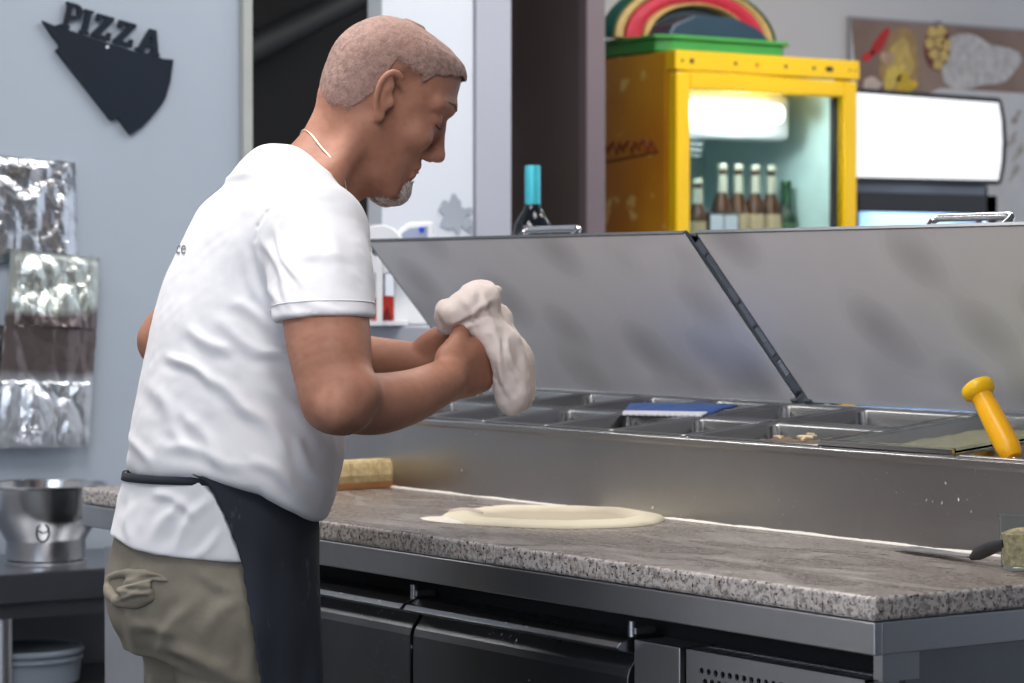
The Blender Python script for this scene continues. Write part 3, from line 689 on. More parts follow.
# ------------------------------------------------------------------ back ledge with its things
lg = empty('back_ledge', (-2.3, 1.15, 0)); tag(lg, 'white ledge cabinet standing behind the raised left lid', 'cabinet')
MB().box((-2.86, .90, .02), (-1.72, 1.40, 1.13)).build('carcass', M['white_plastic'], lg, bev=.004)
MB().box((-2.87, .885, 1.13), (-1.70, 1.41, 1.165)).build('ledge_top', M['wall_lilac'], lg, bev=.004)
LZ = 1.166
def wine():
    b = empty('wine_bottle', (-2.317, 1.16, LZ)); tag(b, 'dark wine bottle with turquoise capsule on the ledge behind the lid', 'bottle')
    c = (-2.317, 1.16, LZ)
    MB().lathe([(0, .004), (.034, 0), (.0385, .004), (.0385, .190), (.036, .205), (.025, .224), (.0165, .238), (.0145, .250), (.0142, .300), (0, .302)], c, 40).build('bottle_glass', plain('dark_bottle_glass', (.006, .008, .012, 1), .06), b, smooth=1)
    MB().lathe([(.0158, .246), (.0160, .250), (.0160, .322), (.0150, .325), (0, .3255)], c, 32).build('capsule', plain('turquoise_foil', srgb(70, 190, 205), .35, metal=.2), b, smooth=1)
    MB().lathe([(.0389, .05), (.0391, .06), (.0391, .14), (.0389, .15)], c, 40).build('paper_label', plain('bottle_label', srgb(40, 40, 46), .6), b, smooth=1)
wine()
dp = empty('paper_dispenser', (-2.44, .97, LZ)); tag(dp, 'white box dispenser with blue dot behind the raised left lid', 'dispenser')
dq = pw(412, 300, 5.62); dx0 = Vector((dq.x, dq.y, 0))
Rd = Matrix.Translation((dq.x, dq.y, LZ)) @ Matrix.Rotation(math.atan2(RT[1], RT[0]), 4, 'Z')
pf_ = [(-.035, 0), (.044, 0), (.044, .210), (-.005, .208), (-.022, .196), (-.035, .172)]
MB().prism(pf_, lambda u, v, d: Rd @ Vector((u, d, v)), -.06, .06).build('housing', M['white_plastic'], dp, bev=.004)
MB().prism([(-.028, .10), (.034, .10), (.034, .200), (-.003, .196), (-.018, .186), (-.028, .165)], lambda u, v, d: Rd @ Vector((u, d, v)), -.0615, -.0595).build('front_window', plain('grey_window', srgb(150, 160, 182), .3), dp)
MB().lathe([(0, 0), (.006, 0), (.006, .003), (0, .003)], n=20, M=Rd @ Matrix.Translation((.022, -.0615, .193)) @ Matrix.Rotation(PI / 2, 4, 'X')).build('blue_dot', plain('blue_button', srgb(20, 60, 200), .4), dp)
rp = pw(381, 300, 5.55)
mr_ = Matrix.Translation((rp.x, rp.y, 1.318)) @ Matrix.Rotation(math.atan2(RT[1], RT[0]), 4, 'Z')
rt = empty('paper_roll', (rp.x, rp.y, LZ)); tag(rt, 'large white paper roll on a stand beside the blue-dotted dispenser', 'paper roll')
MB().lathe([(.016, -.06), (.048, -.06), (.050, -.057), (.050, .057), (.048, .06), (.016, .06)], n=40, M=mr_ @ Matrix.Rotation(PI / 2, 4, 'X')).build('roll', plain('white_paper', srgb(228, 230, 235), .8), rt, smooth=1)
mb = MB(); mb.box((-.055, -.05, LZ - 1.318), (.055, .05, LZ - 1.318 + .008), mr_).box((-.006, -.068, LZ - 1.318), (.006, -.062, .01), mr_).box((-.006, .062, LZ - 1.318), (.006, .068, .01), mr_).box((-.005, -.066, -.005), (.005, .066, .005), mr_)
mb.build('stand', M['white_plastic'], rt)
MB().box((-.053, -.055, -.10), (-.0505, .055, 0), mr_).build('loose_sheet', plain('white_paper_sheet', srgb(228, 230, 235), .8), rt)
# red folded box
rq = pw(385, 318, 5.61); Rr = Matrix.Translation((rq.x, rq.y, LZ)) @ Matrix.Rotation(math.atan2(RT[1], RT[0]), 4, 'Z')
rb = empty('red_carton', (rq.x, rq.y, LZ)); tag(rb, 'small red open carton on the ledge between cook and lid', 'carton')
MB().prism([(-.025, 0), (.025, 0), (.022, .050), (.016, .058), (-.014, .060), (-.026, .045)], lambda u, v, d: Rr @ Vector((u, d, v)), -.02, .03).build('carton_body', plain('red_card', srgb(224, 48, 24), .5, nz=.1), rb, bev=.002)
MB().prism([(-.012, .002), (.016, .002), (.006, .038)], lambda u, v, d: Rr @ Vector((u, d, v)), -.0215, -.0195).build('fold_opening', plain('dark_red_card', srgb(130, 22, 16), .6), rb)
rq = pw(408, 318, 5.61); Rr = Matrix.Translation((rq.x, rq.y, LZ)) @ Matrix.Rotation(math.atan2(RT[1], RT[0]), 4, 'Z')
gb = MB().box((-.02, -.02, 0), (.02, .02, .055), Rr).box((-.016, -.016, .055), (.016, .016, .07), Rr).build('grey_canister', plain('grey_tin', srgb(150, 152, 158), .4, metal=.4), bev=.004)
tag(gb, 'small grey canister beside the red carton behind the lid', 'canister')

# ------------------------------------------------------------------ yellow drinks fridge
fg = empty('drinks_fridge', (-3.75, 2.7, 0)); tag(fg, 'yellow glass-door drinks fridge with lit interior', 'fridge')
def yside():
    t = NT('yellow_printed_side'); b = t.b; b.inputs['Roughness'].default_value = .35; v = t.coord((1, 1, 1))
    c = t.ramp(t.noise(v, 3, 4), [(.35, srgb(186, 118, 16)), (.65, srgb(208, 150, 20))])
    sp = t.ramp(t.noise(v, 16, 4, .6), [(.60, 0), (.66, 1)]); c = t.mix(sp, c, srgb(226, 196, 110)); t.l(c, b.inputs['Base Color']); return t.m
FX0, FX1, FYa, FYb, FZ = -4.06, -3.452, 2.383, 3.018, 1.862
MB().box((FX0, FYa, .08), (FX1, FYa + .04, FZ)).build('side_wall', yside(), fg, bev=.004)
MB().box((FX0, FYb - .04, .08), (FX1, FYb, FZ)).box((FX0, FYa + .04, FZ - .04), (FX1, FYb - .04, FZ)).box((FX0, FYa + .04, .08), (FX1, FYb - .04, .30)).box((FX0, FYa + .04, .30), (FX0 + .03, FYb - .04, FZ - .04)).build('cabinet_shell', M['yellow'], fg, bev=.003)
inn = plain('fridge_liner', srgb(196, 222, 222), .4)
MB().box((FX0 + .03, FYa + .04, .30), (FX0 + .04, FYb - .04, FZ - .04)).box((FX0 + .04, FYa + .04, .30), (FX1, FYa + .05, FZ - .04)).box((FX0 + .04, FYb - .05, .30), (FX1, FYb - .04, FZ - .04)).box((FX0 + .04, FYa + .05, .30), (FX1, FYb - .05, .31)).build('liner', inn, fg)
MB().box((FX1, FYa, 1.812), (-3.408, FYb + .008, FZ + .002)).build('header_strip', M['yellow'], fg, bev=.003)
hm = plain('header_mark', (.03, .02, .02, 1), .5); hr = plain('header_badge', srgb(190, 120, 20), .5)
for y, wd, mt in ((2.405, .008, hm), (2.437, .014, hm), (2.585, .010, hm), (2.66, .012, hr), (2.76, .010, hm), (2.86, .010, hm), (2.915, .03, hm), (2.99, .006, hm), (3.01, .005, hm)):
    MB().prism([(y + wd / 2 * math.cos(a * PI / 5), 1.837 + min(wd / 2, .007) * math.sin(a * PI / 5)) for a in range(10)], lambda u, v, d: Vector((-3.408 + d, u, v)), 0, .002).build('header_mark', mt, fg)
dr_ = MB(); DX0, DX1 = -3.446, -3.408
dr_.box((DX0, FYa + .003, .12), (DX1, FYa + .050, 1.806)).box((DX0, FYb - .048, .12), (DX1, FYb, 1.806)).box((DX0, FYa + .05, 1.762), (DX1, FYb - .048, 1.806)).box((DX0, FYa + .05, .12), (DX1, FYb - .048, .22))
dd = dr_.build('door', M['yellow'], fg, bev=.005)
MB().box((-3.428, FYa + .05, .22), (-3.422, FYb - .048, 1.762)).build('glass_pane', M['glass'], dd)
MB().box((DX0 - .003, FYb - .066, .22), (DX0 + .012, FYb - .048, 1.762)).box((DX0 - .003, FYa + .05, .22), (DX0 + .010, FYa + .056, 1.762)).build('gasket', M['rubber'], dd)
lm = plain('lit_cover', (1, 1, 1, 1), .4, emit=3.0, ecol=(.93, 1, .98, 1))
MB().box((-3.62, FYa + .06, 1.645), (-3.53, FYa + .50, 1.772)).box((-4.0, FYa + .055, 1.75), (-3.62, FYa + .53, 1.81)).build('cooling_unit', M['white_plastic'], fg, bev=.02, seg=4)
MB().tube([(-3.500, FYa + .08, 1.715), (-3.500, FYa + .43, 1.715)], .026, 16).build('lamp_tube', lm, fg, smooth=1)
for k in range(3):
    MB().lathe([(.03, 0), (.075 - k * .004, 0), (.078 - k * .004, .004), (.03, .006)], (-3.62, FYa + .165, 1.628 - .016 * k), 32).build('fan_grille', M['white_plastic'], fg, smooth=1)
for z in (1.285, .80):
    sh = MB()
    for k in range(15): sh.tube([(-3.99, FYa + .06 + k * .0365, z), (-3.47, FYa + .06 + k * .0365, z)], .002, 6)
    for x in (-3.98, -3.75, -3.475): sh.tube([(x, FYa + .055, z - .003), (x, FYb - .055, z - .003)], .003, 6)
    sh.build('wire_shelf', M['steel'], fg)
# brown script band on the side of the fridge
sb = MB()
for k in range(7):
    x = -3.98 + k * .07; sb.tube([(x, FYa - .0005, 1.60 + .012 * k * .3), (x + .02, FYa - .0005, 1.635), (x + .035, FYa - .0005, 1.60), (x + .05, FYa - .0005, 1.63), (x + .068, FYa - .0005, 1.605)], .005, 6)
sb.tube([(-4.0, FYa, 1.585), (-3.75, FYa, 1.578), (-3.48, FYa, 1.60)], .004, 6)
sb.build('script_band', plain('red_brown_print', srgb(120, 50, 16), .5), fg)
def top_pt(px, py, x):
    r = FWD + RT * (px - 512) / F + UP * (341.5 - py) / F; p = C0 + r * (x - C0[0]) / r[0]; return Vector(p)
fl_ = bpy.data.lights.new('fridge_lamp', 'POINT'); fl_.energy = 5; fl_.color = (.88, 1, .97); fl_.shadow_soft_size = .04
flo = bpy.data.objects.new('fridge_lamp', fl_); COL.objects.link(flo); flo.location = (-3.475, 2.66, 1.70)
# bottles inside
bottle_mats = [plain('brown_glass', srgb(72, 44, 24), .1), plain('green_glass', srgb(24, 54, 34), .1)]
def small_bottle(green=False):
    b = empty('glass_bottle', (0, 0, 0))
    MB().lathe([(0, .002), (.026, 0), (.029, .004), (.029, .165), (.025, .185), (.014, .215), (.0125, .255), (.0125, .282), (0, .284)], (0, 0, 0), 24).build('bottle_body', bottle_mats[1 if green else 0], b, smooth=1)
    fm = plain('neck_foil', srgb(196, 196, 178) if not green else srgb(40, 80, 50), .35, metal=.4)
    MB().lathe([(.0150, .208), (.0136, .250), (.0138, .262)], (0, 0, 0), 20).build('neck_label', fm, b, smooth=1)
    MB().lathe([(.0142, .275), (.0150, .278), (.0150, .286), (.012, .292), (0, .293)], (0, 0, 0), 20).build('bottle_cap', fm, b, smooth=1)
    MB().lathe([(.0294, .075), (.0295, .08), (.0295, .150), (.0294, .155)], (0, 0, 0), 24).build('paper_label', plain('cream_label', srgb(168, 150, 120) if not green else srgb(60, 90, 60), .6), b, smooth=1)
    return b
bA = small_bottle(); bG = small_bottle(True)
ps = [(722, 7.28, 0), (738, 7.30, 0), (755, 7.33, 0), (771, 7.36, 0), (697, 7.10, 0), (786, 7.34, 1)]
lbs = ['leftmost tall one of the row of four foil-capped bottles in yellow fridge', 'second one of the row of four foil-capped bottles in yellow fridge', 'third one of the row of four foil-capped bottles in yellow fridge', 'rightmost one of the row of four foil-capped bottles in yellow fridge', 'lower foil-necked bottle standing alone at the left in yellow fridge', 'dark green bottle at the right of the bottles in yellow fridge']
for i, (px, Z, g_) in enumerate(ps):
    o = (bA if i == 0 else bG) if i in (0, 5) else copy_tree(bA)
    p = top_pt(px, 200, -3.60 if i != 4 else -3.54); o.location = (p.x, p.y, 1.288 if i < 4 else (1.288 - (.0 if i == 5 else .035)))
    if i == 4: o.location.z = 1.288; o.scale = (1, 1, .84)
    if i == 5: o.scale = (1, 1, .86)
    tag(o, lbs[i], 'bottle', 'bottles in the yellow fridge')
p = top_pt(723, 225, -3.50)
cdm = Matrix.Translation((p.x, p.y, 1.29)) @ Matrix.Rotation(math.radians(78), 4, 'Z')
cf = empty('price_card', (p.x, p.y, 1.29)); tag(cf, 'small black framed white card in front of the fridge bottles', 'card')
MB().box((-.048, -.004, 0), (.048, .004, .155), cdm).build('frame', M['black'], cf, bev=.002)
MB().box((-.041, -.006, .012), (-.002, -.0035, .147), cdm).box((.002, -.006, .012), (.041, -.0035, .147), cdm).build('card', plain('white_card', srgb(196, 204, 214), .6), cf)

# stuff on top of the fridge
def top_pt(px, py, x):
    r = FWD + RT * (px - 512) / F + UP * (341.5 - py) / F; p = C0 + r * (x - C0[0]) / r[0]; return Vector(p)
tr = empty('green_tray', (-3.72, 2.65, FZ)); tag(tr, 'flat green plastic tray on top of yellow fridge', 'tray')
MB().prism([(-3.98, 2.375), (-3.50, 2.385), (-3.47, 2.42), (-3.47, 2.80), (-3.50, 2.83), (-3.98, 2.83)], lambda u, v, d: Vector((u, v, d)), FZ + .003, FZ + .040).build('tray_base', plain('green_plastic', srgb(56, 146, 62), .4), tr, bev=.006)
MB().prism([(-3.99, 2.365), (-3.49, 2.375), (-3.46, 2.415), (-3.46, 2.81), (-3.49, 2.842), (-3.99, 2.842)], lambda u, v, d: Vector((u, v, d)), FZ + .038, FZ + .048).build('tray_rim', plain('green_plastic_rim', srgb(70, 160, 78), .4), tr, bev=.003)
cr = MB(); cr.prism([(2.43, FZ + .049), (2.79, FZ + .049), (2.74, FZ + .085), (2.66, FZ + .108), (2.52, FZ + .108), (2.45, FZ + .080)], lambda u, v, d: Vector((d, u, v)), -3.60, -3.50)
tag(cr.build('navy_box', plain('navy_plastic', srgb(34, 58, 74), .4), bev=.006), 'dark navy box lying on green tray under the striped basket', 'box')
# striped arch-shaped basket
bk = MB()
bands = [(.292, .278, 'basket_green', (16, 92, 78)), (.278, .246, 'basket_tan', (200, 172, 110)), (.246, .190, 'basket_red', (190, 40, 62)), (.190, .166, 'basket_straw', (206, 176, 112)), (.166, .002, 'basket_inside', (24, 44, 50))]
bky = top_pt(692, 30, -3.64).y; BKC = Vector((-3.64, bky, FZ + .050))
bk = empty('striped_basket', BKC)
for q, (ro, ri, nm, cc) in enumerate(bands):
    sec = [(ri, -.03), (ri + .003, .012 + .006 * q * (q < 4)), ((ro + ri) / 2, .020 + .006 * q * (q < 4)), (ro - .003, .012 + .006 * q * (q < 4)), (ro, -.03)]
    n_ = 48; vs_ = []; fs_ = []
    for k in range(n_ + 1):
        a_ = PI * k / n_
        for (r_, d_) in sec: vs_.append(BKC + Vector((d_, -r_ * math.cos(a_), r_ * .56 * math.sin(a_))))
    m_ = len(sec)
    fs_ = [(k * m_ + e, (k + 1) * m_ + e, (k + 1) * m_ + (e + 1) % m_, k * m_ + (e + 1) % m_) for k in range(n_) for e in range(m_)] + [tuple(range(m_)), tuple(n_ * m_ + e for e in range(m_))]
    MB().add(vs_, fs_).build('band', plain(nm, srgb(*cc), .6, nz=.12, nsc=50, bump=.3), bk, smooth=1)
tag(bk, 'half-round striped basket in red, tan and green on top of the green tray', 'basket')

# ------------------------------------------------------------------ black fridge with lit header, poster
f2 = empty('display_fridge', (-3.75, 3.34, 0)); tag(f2, 'black display fridge with white lit header beside yellow fridge', 'fridge')
a0, a1 = 3.03, 3.606
MB().box((-4.06, a0, .05), (-4.03, a1, 1.53)).box((-4.06, a0, .05), (-3.50, a0 + .03, 1.53)).box((-4.06, a1 - .03, .05), (-3.50, a1, 1.53)).box((-4.06, a0, 1.50), (-3.50, a1, 1.535)).box((-4.06, a0, .05), (-3.50, a1, .25)).build('cabinet_shell', M['black'], f2, bev=.003)
MB().box((-4.03, a0 + .03, .25), (-4.02, a1 - .03, 1.50)).box((-4.02, a0 + .03, .25), (-3.51, a0 + .04, 1.5)).box((-4.02, a1 - .04, .25), (-3.51, a1 - .03, 1.5)).build('liner', plain('fridge_liner_blue', srgb(176, 200, 226), .4), f2)
MB().box((-3.99, a0 + .06, 1.475), (-3.60, a1 - .06, 1.495)).build('interior_lamp', plain('lit_strip', (1, 1, 1, 1), .4, emit=6, ecol=(.8, .9, 1, 1)), f2)
d2 = MB().box((-3.495, a0, .2), (-3.462, a0 + .045, 1.505)).box((-3.495, a1 - .045, .2), (-3.462, a1, 1.505)).box((-3.495, a0, 1.452), (-3.462, a1, 1.505)).box((-3.495, a0, .2), (-3.462, a1, .28)).build('door', M['black'], f2, bev=.003)
MB().box((-3.482, a0 + .045, .28), (-3.477, a1 - .045, 1.452)).build('glass_pane', M['glass'], d2)
MB().box((-3.470, a1 - .05, .8), (-3.458, a1 - .042, 1.45)).build('edge_handle', M['steel'], d2)
HP = [(3.022, 1.530), (3.600, 1.536), (3.610, 1.545), (3.624, 1.60), (3.629, 1.66), (3.624, 1.72), (3.610, 1.776), (3.600, 1.787), (3.022, 1.794)]
MB().prism(HP, lambda u, v, d: Vector((d, u, v)), -3.62, -3.446).build('header_box', M['black'], f2, bev=.002)
HI = [(3.030, 1.546), (3.588, 1.549), (3.600, 1.60), (3.604, 1.66), (3.600, 1.72), (3.588, 1.772), (3.030, 1.780)]
MB().prism(HI, lambda u, v, d: Vector((d, u, v)), -3.446, -3.440).build('lit_header', plain('lit_header_face', (.5, .5, .5, 1), .35, nz=.02, emit=.72, ecol=(.97, .98, 1, 1)), f2)
MB().box((-3.60, a0 + .02, 1.505), (-3.48, a1 - .03, 1.532)).build('neck', M['dark_steel'], f2)
po = empty('menu_poster', (-4.09, 4, 1.6)); tag(po, 'large food poster on rear wall above the black fridge', 'poster')
q0, q1 = 3.60, 4.62
MB().box((-4.099, q0, 1.10), (-4.091, q1, 2.068)).build('poster_sheet', plain('poster_paper', srgb(208, 206, 204), .6), po)
MB().box((-4.099, q0 - .008, 1.10), (-4.088, q0, 2.074)).box((-4.099, q0, 2.066), (-4.088, q1, 2.074)).build('poster_frame', plain('grey_frame', srgb(150, 150, 152), .5), po)
def on_p(u, v, d): return Vector((-4.091 + d, u, v))
t = NT('poster_brown'); tt = t.noise(t.coord((1, 1, 1)), 4, 4)
t.l(t.ramp(tt, [(.3, srgb(120, 92, 78)), (.7, srgb(158, 132, 116))]), t.b.inputs['Base Color']); t.b.inputs['Roughness'].default_value = .6
def PP(px, py):
    p = top_pt(px, py, -4.09); return (p.y, p.z)
MB().prism([(q0, 2.066), (q1, 2.066), (q1, 1.865), PP(940, 88), PP(915, 100), PP(858, 100)], on_p, 0, .001).build('wood_band', t.m, po)
def blob(cx, cy, rx, ry, col, lvl, name, ang=0, wob=.06, seed=0):
    pts = []
    for k in range(28):
        a = 2 * PI * k / 28; r = 1 + wob * math.sin(3 * a + seed) + wob * .7 * math.sin(5 * a + 2 * seed)
        x = rx * r * math.cos(a); y = ry * r * math.sin(a); xr = x * math.cos(ang) - y * math.sin(ang); yr = x * math.sin(ang) + y * math.cos(ang)
        pts.append(PP(cx + xr, cy + yr))
    MB().prism(pts, on_p, .001, .001 + lvl * .0004).build(name, plain('print_%s' % name, srgb(*col), .6, nz=.2, nsc=40), po)
blob(975, 62, 42, 26, (196, 190, 186), 1, 'pale_patch', .1, .12, 2)
blob(900, 62, 19, 34, (170, 136, 84), 1, 'cutting_board', .12)
blob(899, 64, 13, 24, (204, 172, 92), 2, 'noodles', .2, .12, 1)
blob(893, 78, 7, 16, (226, 196, 88), 3, 'noodle_strand', .5, .15, 4)
blob(887, 58, 7, 6, (196, 160, 130), 3, 'garlic_piece', 0, .15, 3)
blob(880, 42, 5, 16, (196, 36, 26), 2, 'chili_pepper', .55, .05, 0)
blob(868, 56, 4, 7, (206, 44, 30), 2, 'chili_tip', .9, .05, 0)
blob(937, 46, 13, 25, (116, 60, 34), 2, 'food_bowl', .05, .02, 0)
for i, (x, y) in enumerate(((932, 32), (941, 31), (930, 43), (939, 42), (946, 45), (934, 54), (943, 56), (938, 64))):
    blob(x, y, 5, 5.5, (212, 180, 104), 3, 'potato', 0, .1, i)
blob(872, 84, 9, 7, (206, 186, 168), 2, 'onion', 0, .1, 1)
blob(905, 84, 10, 10, (218, 180, 40), 3, 'yellow_cloth', 0, .2, 1)
for k, (x, y) in enumerate(((1016, 118), (1012, 140), (1019, 152), (1015, 172))):
    blob(x, y, 2.5, 8, (170, 160, 150), 1, 'handwriting', .5, .3, k)
# ------------------------------------------------------------------ the cook: fields sampled on a grid, one closed surface each
FHv = Vector(FH); RTv = Vector(RT)
def m3(px, py, Z):
    p = C0 + (FWD + RT * (px - 512) / F + UP * (341.5 - py) / F) * Z; d = p - C0
    return np.array([d @ RT, d @ FH, p[2]])
def to_world(P): return C0[None, :] * np.array([1, 1, 0]) + P[:, :1] * RT[None] + P[:, 1:2] * FH[None] + np.stack([0 * P[:, 2], 0 * P[:, 2], P[:, 2]], 1)
class Field:
    def __init__(s, xs, ys, zs):
        s.x, s.y, s.z = [np.asarray(a, np.float32) for a in (xs, ys, zs)]
        s.V = np.full((len(s.x), len(s.y), len(s.z)), .2, np.float32)
    def sub(s, lo, hi, mg):
        sl = [];
        for a, l, h in zip((s.x, s.y, s.z), lo, hi):
            i = np.searchsorted(a, l - mg); j = np.searchsorted(a, h + mg); sl.append(slice(max(0, i), min(len(a), j)))
        X, Y, Z = s.x[sl[0], None, None], s.y[None, sl[1], None], s.z[None, None, sl[2]]
        return tuple(sl), X, Y, Z
    def put(s, sl, d, k, op):
        v = s.V[sl]
        if v.size == 0: return
        d = np.broadcast_to(d, v.shape)
        if op == 'u':
            h = np.maximum(k - np.abs(v - d), 0) / k; s.V[sl] = np.minimum(v, d) - h * h * k / 4
        else:
            d = -d; h = np.maximum(k - np.abs(v - d), 0) / k; s.V[sl] = np.maximum(v, d) + h * h * k / 4
    def cone(s, a, b, r1, r2, k=.02, op='u'):
        a = np.asarray(a, np.float32); b = np.asarray(b, np.float32); R = max(r1, r2)
        sl, X, Y, Z = s.sub(np.minimum(a, b) - R, np.maximum(a, b) + R, k + .012)
        ab = b - a; L2_ = float(ab @ ab) + 1e-12
        t = np.clip(((X - a[0]) * ab[0] + (Y - a[1]) * ab[1] + (Z - a[2]) * ab[2]) / L2_, 0, 1)
        d = np.sqrt((X - a[0] - t * ab[0]) ** 2 + (Y - a[1] - t * ab[1]) ** 2 + (Z - a[2] - t * ab[2]) ** 2) - (r1 + (r2 - r1) * t)
        s.put(sl, d, k, op)
    def path(s, pts, rs, k=.02, op='u'):
        P = [np.asarray(p, float) for p in pts]; Rr = list(rs); n = len(P)
        Q = []; RR = []
        for i in range(n - 1):
            a, b, c, d = P[max(i - 1, 0)], P[i], P[i + 1], P[min(i + 2, n - 1)]
            ra, rb, rc, rd_ = Rr[max(i - 1, 0)], Rr[i], Rr[i + 1], Rr[min(i + 2, n - 1)]
            m = 6 if n > 2 else 1
            for t in np.arange(m) / m:
                f = lambda a, b, c, d: .5 * (2 * b + (c - a) * t + (2 * a - 5 * b + 4 * c - d) * t * t + (3 * b - a - 3 * c + d) * t ** 3)
                Q.append(f(a, b, c, d)); RR.append(f(ra, rb, rc, rd_))
        Q.append(P[-1]); RR.append(Rr[-1]); Q = np.array(Q, np.float32); R = max(RR)
        sl, X, Y, Z = s.sub(Q.min(0) - R, Q.max(0) + R, k + .012); D = None
        for i in range(len(Q) - 1):
            a, b = Q[i], Q[i + 1]; ab = b - a; L2_ = float(ab @ ab) + 1e-12
            t = np.clip(((X - a[0]) * ab[0] + (Y - a[1]) * ab[1] + (Z - a[2]) * ab[2]) / L2_, 0, 1)
            d = np.sqrt((X - a[0] - t * ab[0]) ** 2 + (Y - a[1] - t * ab[1]) ** 2 + (Z - a[2] - t * ab[2]) ** 2) - (RR[i] + (RR[i + 1] - RR[i]) * t)
            D = d if D is None else np.minimum(D, d)
        s.put(sl, D, k, op)
    def ell(s, c, rad, R=None, k=.02, op='u'):
        c = np.asarray(c, np.float32); rad = np.asarray(rad, np.float32); R = np.eye(3) if R is None else np.asarray(R)
        m = float(max(rad)); sl, X, Y, Z = s.sub(c - m, c + m, k + .012)
        P = [X - c[0], Y - c[1], Z - c[2]]
        q = [sum(R[i][j] * P[j] for j in range(3)) / rad[i] for i in range(3)]
        k0 = np.sqrt(q[0] ** 2 + q[1] ** 2 + q[2] ** 2); k1 = np.sqrt((q[0] / rad[0]) ** 2 + (q[1] / rad[1]) ** 2 + (q[2] / rad[2]) ** 2) + 1e-6
        s.put(sl, k0 * (k0 - 1) / k1, k, op)
    def slices(s, tab, phi, k=.02, zlo=None, zhi=None, pw_=2.0, grow=0):
        """tab rows: z, cr, cf, a, b (a along facing phi, b across)"""
        T = np.array(sorted(tab)); zz_ = np.linspace(T[0, 0], T[-1, 0], 160); st2 = (T[-1, 0] - T[0, 0]) / 159
        kn = np.exp(-(np.arange(-12, 13) * st2 / .014) ** 2); kn /= kn.sum()
        T = np.stack([zz_] + [np.convolve(np.pad(np.interp(zz_, T[:, 0], T[:, i]), 12, mode='edge'), kn, 'valid') for i in range(1, 5)], 1); z0, z1 = T[0, 0], T[-1, 0]
        m = float(T[:, 3:5].max()) + .03
        lo = np.array([T[:, 1].min() - m, T[:, 2].min() - m, z0]); hi = np.array([T[:, 1].max() + m, T[:, 2].max() + m, z1])
        sl, X, Y, Z = s.sub(lo, hi, .03)
        zz = np.clip(s.z[sl[2]], z0, z1); g = [np.interp(zz, T[:, 0], T[:, i]).astype(np.float32)[None, None, :] for i in range(1, 5)]
        c, sn = math.cos(phi), math.sin(phi); dx = X - g[0]; dy = Y - g[1]
        u = (dx * c + dy * sn) / (g[2] + grow); v = (-dx * sn + dy * c) / (g[3] + grow)
        rho = (np.abs(u) ** pw_ + np.abs(v) ** pw_) ** (1 / pw_)
        d = (rho - 1) * np.minimum(g[2], g[3]) * .95
        d = np.maximum(d, np.maximum(z0 - Z, Z - z1))
        s.put(sl, d, k, 'u')
    def cut(s, fn, k=.006):
        """remove where fn(X,Y,Z) < 0 side: V=max(V, -fn)"""
        d = -fn(s.x[:, None, None], s.y[None, :, None], s.z[None, None, :]); d = np.broadcast_to(d, s.V.shape)
        h = np.maximum(k - np.abs(s.V - d), 0) / k; s.V = (np.maximum(s.V, d) + h * h * k / 4).astype(np.float32)
    def mesh(s, name, mat, disp=None, parent=None, smooth_it=2, keep=True, attr=None):
        V = s.V; nx, ny, nz = V.shape; ins = V < 0
        c = np.zeros((nx - 1, ny - 1, nz - 1), np.int8)
        for i in (0, 1):
            for j in (0, 1):
                for k in (0, 1): c += ins[i:nx - 1 + i, j:ny - 1 + j, k:nz - 1 + k]
        act = (c > 0) & (c < 8); idx = np.argwhere(act); n = len(idx)
        vid = -np.ones(act.shape, np.int64); vid[act] = np.arange(n)
        acc = np.zeros((n, 3)); cnt = np.zeros(n); I, J, K = idx.T
        cs = [(i, j, k) for i in (0, 1) for j in (0, 1) for k in (0, 1)]
        ax_ = (s.x.astype(float), s.y.astype(float), s.z.astype(float))
        for a in cs:
            for dim in range(3):
                if a[dim]: continue
                b = list(a); b[dim] = 1
                va = V[I + a[0], J + a[1], K + a[2]]; vb = V[I + b[0], J + b[1], K + b[2]]
                ok = (va < 0) != (vb < 0); t = np.where(ok, va / np.where(ok, va - vb, 1), 0)
                pa = np.stack([ax_[0][I + a[0]], ax_[1][J + a[1]], ax_[2][K + a[2]]], 1); pb = np.stack([ax_[0][I + b[0]], ax_[1][J + b[1]], ax_[2][K + b[2]]], 1)
                acc += np.where(ok[:, None], pa + (pb - pa) * t[:, None], 0); cnt += ok
        P = acc / cnt[:, None]
        quads = []
        for dim in range(3):
            sh = [slice(1, -1)] * 3; sh[dim] = slice(0, -1)
            sh2 = [slice(1, -1)] * 3; sh2[dim] = slice(1, None)
            A = ins[tuple(sh)]; B = ins[tuple(sh2)]
            e = np.argwhere(A != B);
            if not len(e): continue
            base = e.copy(); o1, o2 = [d for d in range(3) if d != dim]
            base[:, o1] += 1; base[:, o2] += 1
            def cell(d1, d2):
                q = base.copy(); q[:, o1] -= d1; q[:, o2] -= d2; return vid[q[:, 0], q[:, 1], q[:, 2]]
            Q = np.stack([cell(1, 1), cell(0, 1), cell(0, 0), cell(1, 0)], 1)
            fl = A[tuple(e.T)]
            if dim == 1: fl = ~fl
            Q[~fl] = Q[~fl][:, ::-1]; quads.append(Q)
        Q = np.concatenate(quads); Q = Q[(Q >= 0).all(1)]
        # light smoothing
        ea = np.concatenate([Q[:, [0, 1]], Q[:, [1, 2]], Q[:, [2, 3]], Q[:, [3, 0]]])
        for it in range(smooth_it):
            S = np.zeros_like(P); cn = np.zeros(len(P))
            np.add.at(S, ea[:, 0], P[ea[:, 1]]); np.add.at(cn, ea[:, 0], 1)
            cn[cn == 0] = 1; P = P * .5 + .5 * S / cn[:, None]
